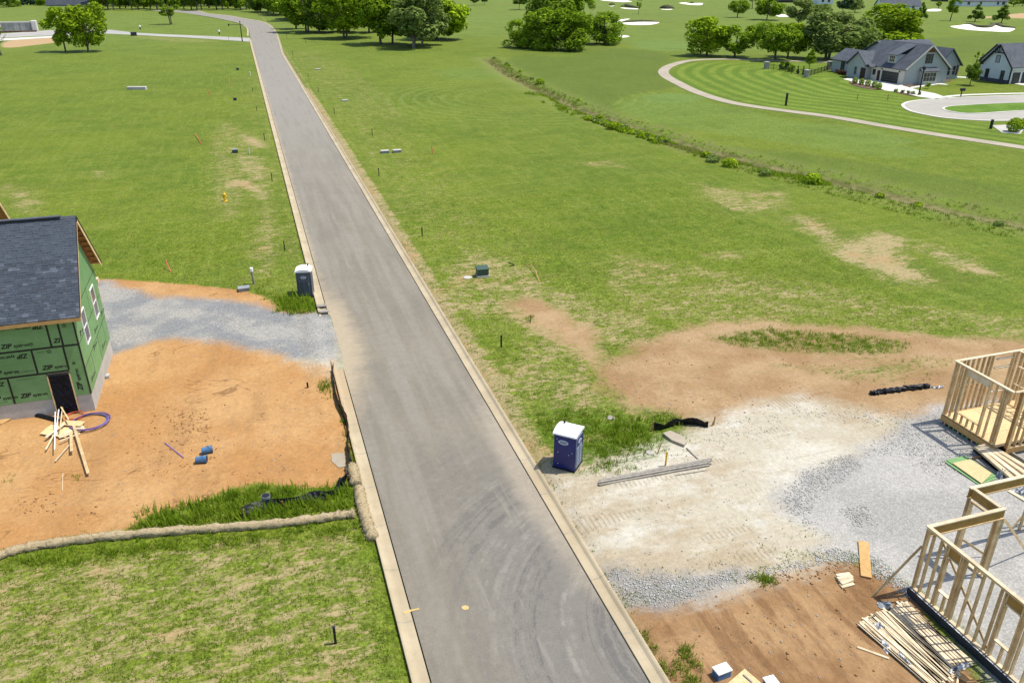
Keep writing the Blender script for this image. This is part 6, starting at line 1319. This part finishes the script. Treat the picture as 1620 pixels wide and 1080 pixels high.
p = at(402, 449); t = thing('wooden_post', 'short wooden post with a white cap and tie ropes at the left drive', 'post', p); MB().tube([(0,0,-.1),(-.05,0,1.25)], .09, 10).build('pole', M['wood_grey'], t, local=True); MB().lathe([(.13,1.05),(.13,1.33),(.05,1.38)], (-.05,0,0), 10).build('cap', M['white'], t, local=True)
for q in ((367, 452), (379, 456)): e = at(*q) - p; MB().tube([(-.05, 0, 1.0), (e.x, e.y, e.z+.03)], .014, 5).build('rope', M['straw_log'], t, local=True)
e = at(367, 453) - p; MB().tube([(e.x, e.y, -.1), (e.x, e.y, .35)], .03, 6).build('peg', M['wood_brown'], t, local=True)
def pipe(pts, r, label, mat='red', name='marker_flag', cat='marker'): lone(name, label, cat, MB().tube(pts, r, 6), mat)
p = at(270, 430); q = at(264, 424); pipe([p, Vector((q.x, q.y, q.z+.75))], .045, 'leaning red marker pipe in the grass left of the drive', name='marker_pipe')
P = [at(*a) for a in [(830,419),(840,424),(847,433),(853,446)]]; pipe([v + Vector((0,0,h)) for v, h in zip(P, (.05,.28,.30,.03))], .035, 'bent rusty pipe arching from the grass right of the transformer', 'wood_orange', 'bent_pipe', 'pipe')
P = [at(*a) for a in [(805,416),(814,420),(806,422)]]; pipe([v + Vector((0,0,.05)) for v in P], .03, 'small bent dark rod in the grass right of the transformer', 'black', 'bent_rod', 'rod')
p = at(685, 243); pipe([p, p + Vector((-.1, .3, .9))], .05, 'thin red marker in the grass right of the two utility boxes')
p = at(318, 228); q = at(309, 214); pipe([p + Vector((0,0,.05)), Vector((q.x, q.y, q.z+.3))], .05, 'fallen red lath in the left lawn')
p = at(334, 152); pipe([p, p + Vector((-.6, .2, 1.2))], .06, 'small pink marker in the left lawn, farther up')

M['spray'] = pm('spray', (0.55, 0.36, 0.10), (0.42, 0.33, 0.18), 6.0, .9, .3)
def mark(px, z, name='paint_mark'): tag(MB().prism([G2(*p, z) for p in px], z-.004, z).build(name, M['spray']), kind='structure')
mark([(637,967),(650,963),(652,966),(640,971)], .075); mark([(651,963.5),(663,961),(663,963),(652,966)], .085); mark([(731,958),(737,956.5),(742,959),(741,963),(734,964),(730,961)], .114)
# the stone entrance wall, fences and pillars
p = at(32, 50.5); t = thing('stone_wall', 'curved grey stone entrance wall with pale end pillars at the far left', 'wall', p, .05)
w_ = MB(); k = 14
for i in range(k):
    a0 = -.5 + i/k; MB().box(-6.0 + 10.4*i/k + .02, -6.0 + 10.4*(i+1)/k - .02, -.6 + .8*(a0**2), .1 + .8*(a0**2), -.1, 3.2).build('panel', M['rock'], t, local=True)
MB().box(4.4, 6.4, -1.4, .6, -.1, 4.0).build('pillar', M['concrete_white'], t, local=True, bevel=.3); MB().box(-7.2, -6.0, -1.4, .6, -.1, 4.0).build('pillar', M['concrete_white'], t, local=True, bevel=.3); MB().box(-6.0, 4.4, -.7, .4, 3.2, 3.7).build('coping', M['concrete_white'], t, local=True); MB().box(-7, 6, -3.6, -1.6, -.05, .5).build('planter', M['mulch'], t, local=True)
def pillar(px, py, h, label, wide=.9, mat='stone'): p = at(px, py); t = thing('stone_pillar', label, 'pillar', p); MB().box(-wide/2, wide/2, -wide/2, wide/2, -.1, h).build('shaft', M[mat], t, local=True); MB().box(-wide/2-.1, wide/2+.1, -wide/2-.1, wide/2+.1, h, h+.14).build('cap', M['concrete'], t, local=True)
pillar(1212, 109, 1.5, 'stone pillar at the left end of the black garden fence'); pillar(1275.5, 122.5, 1.5, 'stone pillar at the near corner of the black garden fence'); pillar(1311, 111, 1.9, 'dark stone pillar beside the left end of the grey house', .9, 'wood_grey')
def fence(a, b, label):
    a, b = at(*a), at(*b); t = thing('garden_fence', label, 'fence', a); L = (b-a).length; n_ = max(2, int(L / 2.4)); u = (b-a) / L
    for z in (.25, 1.15): MB().beam(a + Vector((0,0,z)), b + Vector((0,0,z)), .05, .05).build('rail', M['black'], t)
    for i in range(n_+1): q = a + u*(L*i/n_); MB().box(q.x-.04, q.x+.04, q.y-.04, q.y+.04, q.z-.1, q.z+1.3).build('post', M['black'], t)
    k = int(L/.28); mb = MB()
    for i in range(k): q = a + u*(L*(i+.5)/k); mb.box(q.x-.014, q.x+.014, q.y-.014, q.y+.014, q.z+.15, q.z+1.2)
    tag(mb.build('bars', M['black'], t), kind='stuff')
fence((1214,108.5), (1273,121.5), 'thin black metal garden fence in front of the evergreens'); fence((1277,121.5), (1309,112), 'thin black metal garden fence from the near stone pillar to the grey house')

# ------------------------------------------------------------------ grass, weeds, stones and litter that nobody could count
def blades(name, XY, H, mat, nb, width, lean, seed, kind='stuff'):
    R = np.random.RandomState(seed); n_ = len(XY); Z = terrain(XY[:,0], XY[:,1]); i = np.repeat(np.arange(n_), nb); m = len(i)
    a = R.uniform(0, 6.283, m); off = R.normal(size=(m, 2)) * (H[i] * .35)[:, None]; h = H[i] * R.uniform(.5, 1.25, m); le = R.uniform(.1, 1, m) * lean
    b = np.stack([XY[i,0]+off[:,0], XY[i,1]+off[:,1], Z[i]-.015], 1); w = width * h * R.uniform(.6, 1.3, m)
    p = np.stack([-np.sin(a), np.cos(a), np.zeros(m)], 1) * w[:, None]; t = np.stack([np.cos(a)*h*le, np.sin(a)*h*le, h * np.sqrt(np.maximum(.1, 1-le**2*.6))], 1)
    V = np.stack([b-p, b+p, b+t], 1).reshape(-1, 3)
    me = np_mesh(name, V, np.arange(m*3).reshape(-1, 3), {'tone': np.repeat(np.clip(R.rand(n_)[i]*.6 + R.rand(m)*.4, 0, 1), 3)})
    return tag(put(name, me, M[mat]), kind=kind)
def scatter(poly_px, n_, seed, world=False):
    P = np.array(poly_px if world else [at(*p).to_2d() for p in poly_px]); R = np.random.RandomState(seed); lo, hi = P.min(0), P.max(0); out = np.zeros((0, 2))
    while len(out) < n_:
        q = R.uniform(lo, hi, (n_*2, 2)); d = inside_dist(q[:,0], q[:,1], P, 3.0); out = np.vstack([out, q[d > R.uniform(-.3, .5, len(q))]])
    return out[:n_]
R = np.random.RandomState(77)
def clump(XY, s, seed):
    r = np.random.RandomState(seed); v = 0
    for _ in range(9): a, k, p = r.uniform(0, 6.28), r.uniform(.5, 1.6)/s*6.28, r.uniform(0, 6.28); v = v + np.sin(k*(XY[:,0]*math.cos(a)+XY[:,1]*math.sin(a)) + p + 1.3*np.sin(.6*k*(XY[:,1]*math.cos(a)-XY[:,0]*math.sin(a)+p)))
    return v / 3
N = 900000; XY = np.stack([R.uniform(-24, 46, N), R.uniform(13, 82, N)], 1)
cx = XY[:,0]*_E1[0] + XY[:,1]*_E1[1]*0; dep = depth(XY[:,0], XY[:,1]); side = (XY[:,0]*_E1[0] - XY[:,1]*math.sin(YAW))
keep = (np.abs(side) < dep*.68 + 1) & (R.rand(N) < np.clip((30/dep)**1.6, 0, 1)) & ((XY[:,0] < 2.75) | (XY[:,0] > 11.45))
XY = XY[keep]; bad = np.zeros(len(XY), bool)
for p, mrg in ((CLAY, .25), (DARK, .3), (CHALK, .8), (GRAVEL_R, .2), (TAN, .9), (TAN2, .2), (GRAVEL_L, 0)): bad |= inside_dist(XY[:,0], XY[:,1], p, 3.0) + R.normal(size=len(XY))*mrg > 0
ok = ~bad | (inside_dist(XY[:,0], XY[:,1], POTTYG, 3.0) > 0) | (inside_dist(XY[:,0], XY[:,1], GREENI, 3.0) > 0)
ok &= ~((XY[:,0] < HX + .3) & (XY[:,1] > 43) & (XY[:,1] < 60))
XY = XY[ok]; c = clump(XY, 1.3, 1) + .6*clump(XY, .45, 2); XY = XY[c + R.normal(size=len(XY))*.45 > -.05][:190000]
blades('grass', XY, R.uniform(.04, .13, len(XY)), 'grass_blade', 3, .15, .9, 5)
c = clump(XY, 2.0, 9); D = XY[(c < -.1) & (R.rand(len(XY)) < .35)]
blades('dry_grass', D + R.normal(size=D.shape)*.05, R.uniform(.03, .08, len(D)), 'dry_blade', 3, .13, 1.0, 6)
Wd = [([(215,838),(235,812),(300,800),(370,778),(440,772),(520,775),(552,758),(562,805),(520,818),(350,832),(245,842)], 2600, .18, .55), ([(440,490),(448,470),(470,470),(500,488),(490,496),(455,496)], 420, .25, .7), ([(380,448),(430,462),(450,475),(440,490),(405,468)], 260, .12, .35), ([(470,470),(500,475),(505,490),(480,488)], 160, .12, .3),
      ([(502,605),(520,600),(527,625),(515,632)], 170, .15, .35), ([(535,640),(545,660),(552,690),(560,720),(566,735),(560,740),(552,715),(545,680)], 260, .12, .30), ([(-40,905),(60,876),(200,860),(350,848),(500,835),(565,825),(590,870),(560,850),(500,850),(350,866),(200,880),(0,905)], 2600, .10, .30), ([(850,660),(900,645),(1000,655),(1050,665),(1045,700),(1000,735),(940,742),(920,700),(860,690)], 2300, .10, .34), ([(960,680),(1010,670),(1030,690),(1000,712),(965,700)], 420, .2, .5),
      ([(1020,745),(930,748),(925,738),(1000,735)], 250, .08, .25), ([(1035,655),(1080,660),(1100,672),(1040,672)], 160, .15, .35), ([(1120,537),(1200,521),(1300,525),(1440,543),(1400,560),(1300,558),(1200,550)], 3600, .10, .28), ([(1180,912),(1212,905),(1232,922),(1205,928)], 260, .12, .3), ([(1065,1030),(1090,1020),(1100,1050),(1100,1090),(1075,1085)], 420, .1, .3), ([(1015,1000),(1030,1010),(1070,1075),(1060,1085)], 160, .1, .25),
      ([(198,843),(213,832),(216,845)], 70, .12, .3), ([(10,752),(20,752),(20,762),(10,762)], 40, .08, .2), ([(115,752),(128,752),(128,762),(115,762)], 30, .08, .2), ([(145,852),(160,843),(162,853)], 40, .08, .2), ([(1180,560),(1300,575),(1420,556),(1540,560),(1480,600),(1390,615),(1280,600)], 700, .06, .2), ([(832,500),(846,500),(846,512),(832,512)], 60, .1, .3)]
XY, H = [], []
for k, (p, n_, h0, h1) in enumerate(Wd): q = scatter(p, int(n_*.55), 200+k); q = q[clump(q, .9, 31) + np.random.RandomState(k).normal(size=len(q))*.6 > -.1]; XY.append(q); H.append(np.random.RandomState(300+k).uniform(h0, h1, len(q)))
blades('tall_weeds', np.vstack(XY), np.concatenate(H), 'weed_blade', 7, .075, .75, 8)
# rank growth along the creek
CR = np.array(CREEK); seg = np.diff(CR, axis=0); ln = np.hypot(seg[:,0], seg[:,1]); cum = np.concatenate([[0], np.cumsum(ln)])
def creek(n_, o0, o1, f0, f1, seed):
    r = np.random.RandomState(seed); s = r.uniform(f0, f1, n_) * cum[-1]; i = np.clip(np.searchsorted(cum, s) - 1, 0, len(seg)-1); t = (s - cum[i]) / ln[i]; nn = np.stack([-seg[i,1], seg[i,0]], 1) / ln[i][:,None]
    if nn[:,1].mean() > 0: nn = -nn
    return CR[i] + seg[i]*t[:,None] + nn * r.uniform(o0, o1, n_)[:,None]
a = creek(1900, .9, 4.6, .40, .88, 1); b = creek(700, .2, 2.8, .0, .5, 2); c_ = creek(800, .9, 6.0, .8, 1.0, 3); d_ = creek(500, -3.2, -1.0, .1, 1.0, 4)
blades('creek_reeds', a[clump(a, 6, 4) > .05], R.uniform(.2, .6, (clump(a, 6, 4) > .05).sum()), 'weed_blade', 9, .10, .8, 12)
e_ = np.vstack([b, c_, d_]); blades('creek_grass', e_, R.uniform(.12, .35, len(e_)), 'grass_blade', 8, .10, .9, 13)
f_ = np.vstack([creek(700, .8, 3.6, .66, .80, 6), creek(500, -.5, 2.0, .02, .45, 7)]); blades('dry_reeds', f_, R.uniform(.2, .5, len(f_)), 'dry_blade', 8, .07, .7, 14)
cb = np.vstack([creek(150, .8, 4.2, .58, .72, 21), creek(12, .6, 3.8, .0, .58, 22), creek(8, .8, 5.0, .72, 1.0, 23)])
rr = np.random.RandomState(15).uniform(.20, .55, len(cb)); rr[np.argsort(-inside_dist(cb[:,0], cb[:,1], world_poly([(1190,235),(1330,265),(1330,300),(1200,285)]), 6))[:22]] *= 1.9
for j, mm in enumerate(('leaf_bright', 'leaf_olive', 'leaf_bright')):
    s_ = np.arange(len(cb)) % 3 == j; me = leaf_cloud('creek_bushes', [(x, y, ht(x, y) + .35*r_) for (x, y), r_ in zip(cb[s_], rr[s_])], rr[s_], 4500, .15, 60+j, up=.6, flat=.7)
    tag(put('creek_bushes', me, M[mm]), kind='stuff')
def rocks(name, XY, s0, s1, mat, seed):
    r = np.random.RandomState(seed); n_ = len(XY); Z = terrain(XY[:,0], XY[:,1]); s = s0 + (s1-s0) * r.rand(n_)**2
    U = np.array([(1,0,0),(0,1,0),(-1,0,0),(0,-1,0),(0,0,.75),(0,0,-.6)], float); V = U[None] * s[:,None,None] * r.uniform(.6, 1.25, (n_, 6, 1)); a = r.uniform(0, 6.28, n_); ca, sa = np.cos(a)[:,None], np.sin(a)[:,None]
    V = np.stack([V[...,0]*ca - V[...,1]*sa, V[...,0]*sa + V[...,1]*ca, V[...,2]], -1) + np.stack([XY[:,0], XY[:,1], Z + s*.25], 1)[:,None,:]
    Fq = np.array([(0,1,4),(1,2,4),(2,3,4),(3,0,4),(1,0,5),(2,1,5),(3,2,5),(0,3,5)]); F_ = (np.arange(n_)[:,None,None]*6 + Fq[None]).reshape(-1, 3)
    return tag(put(name, np_mesh(name, V.reshape(-1, 3), F_), M[mat]), kind='stuff')
rk = [scatter(p, n_, 500+k) for k, (p, n_) in enumerate([([(1232,800),(1275,745),(1345,718),(1360,735),(1300,775),(1270,820),(1290,830)], 1500), ([(1370,880),(1400,890),(1445,930),(1440,945),(1415,925),(1375,905)], 1100), ([(1310,868),(1360,880),(1358,890),(1290,885)], 500), ([(1360,720),(1430,670),(1500,650),(1560,720),(1500,760),(1420,720)], 1500), ([(1330,805),(1370,800),(1380,830),(1350,830)], 350), ([(955,908),(1000,904),(1060,914),(1110,920),(1100,945),(1050,963),(985,945)], 800), ([(1090,915),(1180,905),(1250,895),(1300,885),(1300,893),(1200,915),(1120,930)], 700), ([(1100,680),(1180,660),(1250,650),(1240,680),(1140,710)], 200), ([(1240,640),(1380,650),(1440,640),(1480,630),(1480,650),(1380,672),(1260,660)], 300)])]
rocks('crushed_stone', np.vstack(rk), .02, .06, 'rock', 1)
lt = np.vstack([scatter(p, n_, 700+k) for k, (p, n_) in enumerate([([(170,560),(280,545),(540,580),(545,740),(420,760),(240,805),(120,840),(10,850),(10,700),(170,650)], 420), ([(1020,970),(1150,925),(1340,895),(1440,950),(1480,1070),(1100,1080)], 130), ([(900,770),(1080,730),(1250,660),(1300,700),(1260,800),(1280,880),(1000,900)], 260), ([(960,560),(1130,515),(1300,520),(1500,545),(1450,630),(1130,690),(1000,650)], 260), ([(170,450),(520,500),(530,570),(170,560)], 500), ([(620,640),(860,900),(980,1080),(700,1080),(600,760)], 0)])])
rocks('pebbles', lt, .015, .055, 'rock', 2)
lc = np.vstack([scatter(p, n_, 800+k) for k, (p, n_) in enumerate([([(350,620),(500,600),(550,660),(540,740),(420,760),(200,740),(180,720)], 90), ([(20,780),(200,760),(240,800),(60,850)], 40), ([(255,640),(330,650),(350,700),(310,770),(240,760),(190,720)], 170), ([(20,790),(80,780),(90,810),(30,815)], 60), ([(260,655),(330,645),(335,690),(270,690)], 120), ([(1040,970),(1150,925),(1340,895),(1440,950),(1400,1070),(1100,1080)], 110), ([(1190,915),(1345,884),(1420,912),(1440,930),(1410,925),(1345,897),(1200,927)], 190), ([(1000,560),(1130,520),(1300,620),(1130,680)], 60)])])
M['clod'] = pm('clod', (0.36, 0.19, 0.075), (0.27, 0.14, 0.06), 3.0, .95, .3); rocks('clay_clods', lc, .02, .08, 'clod', 3)
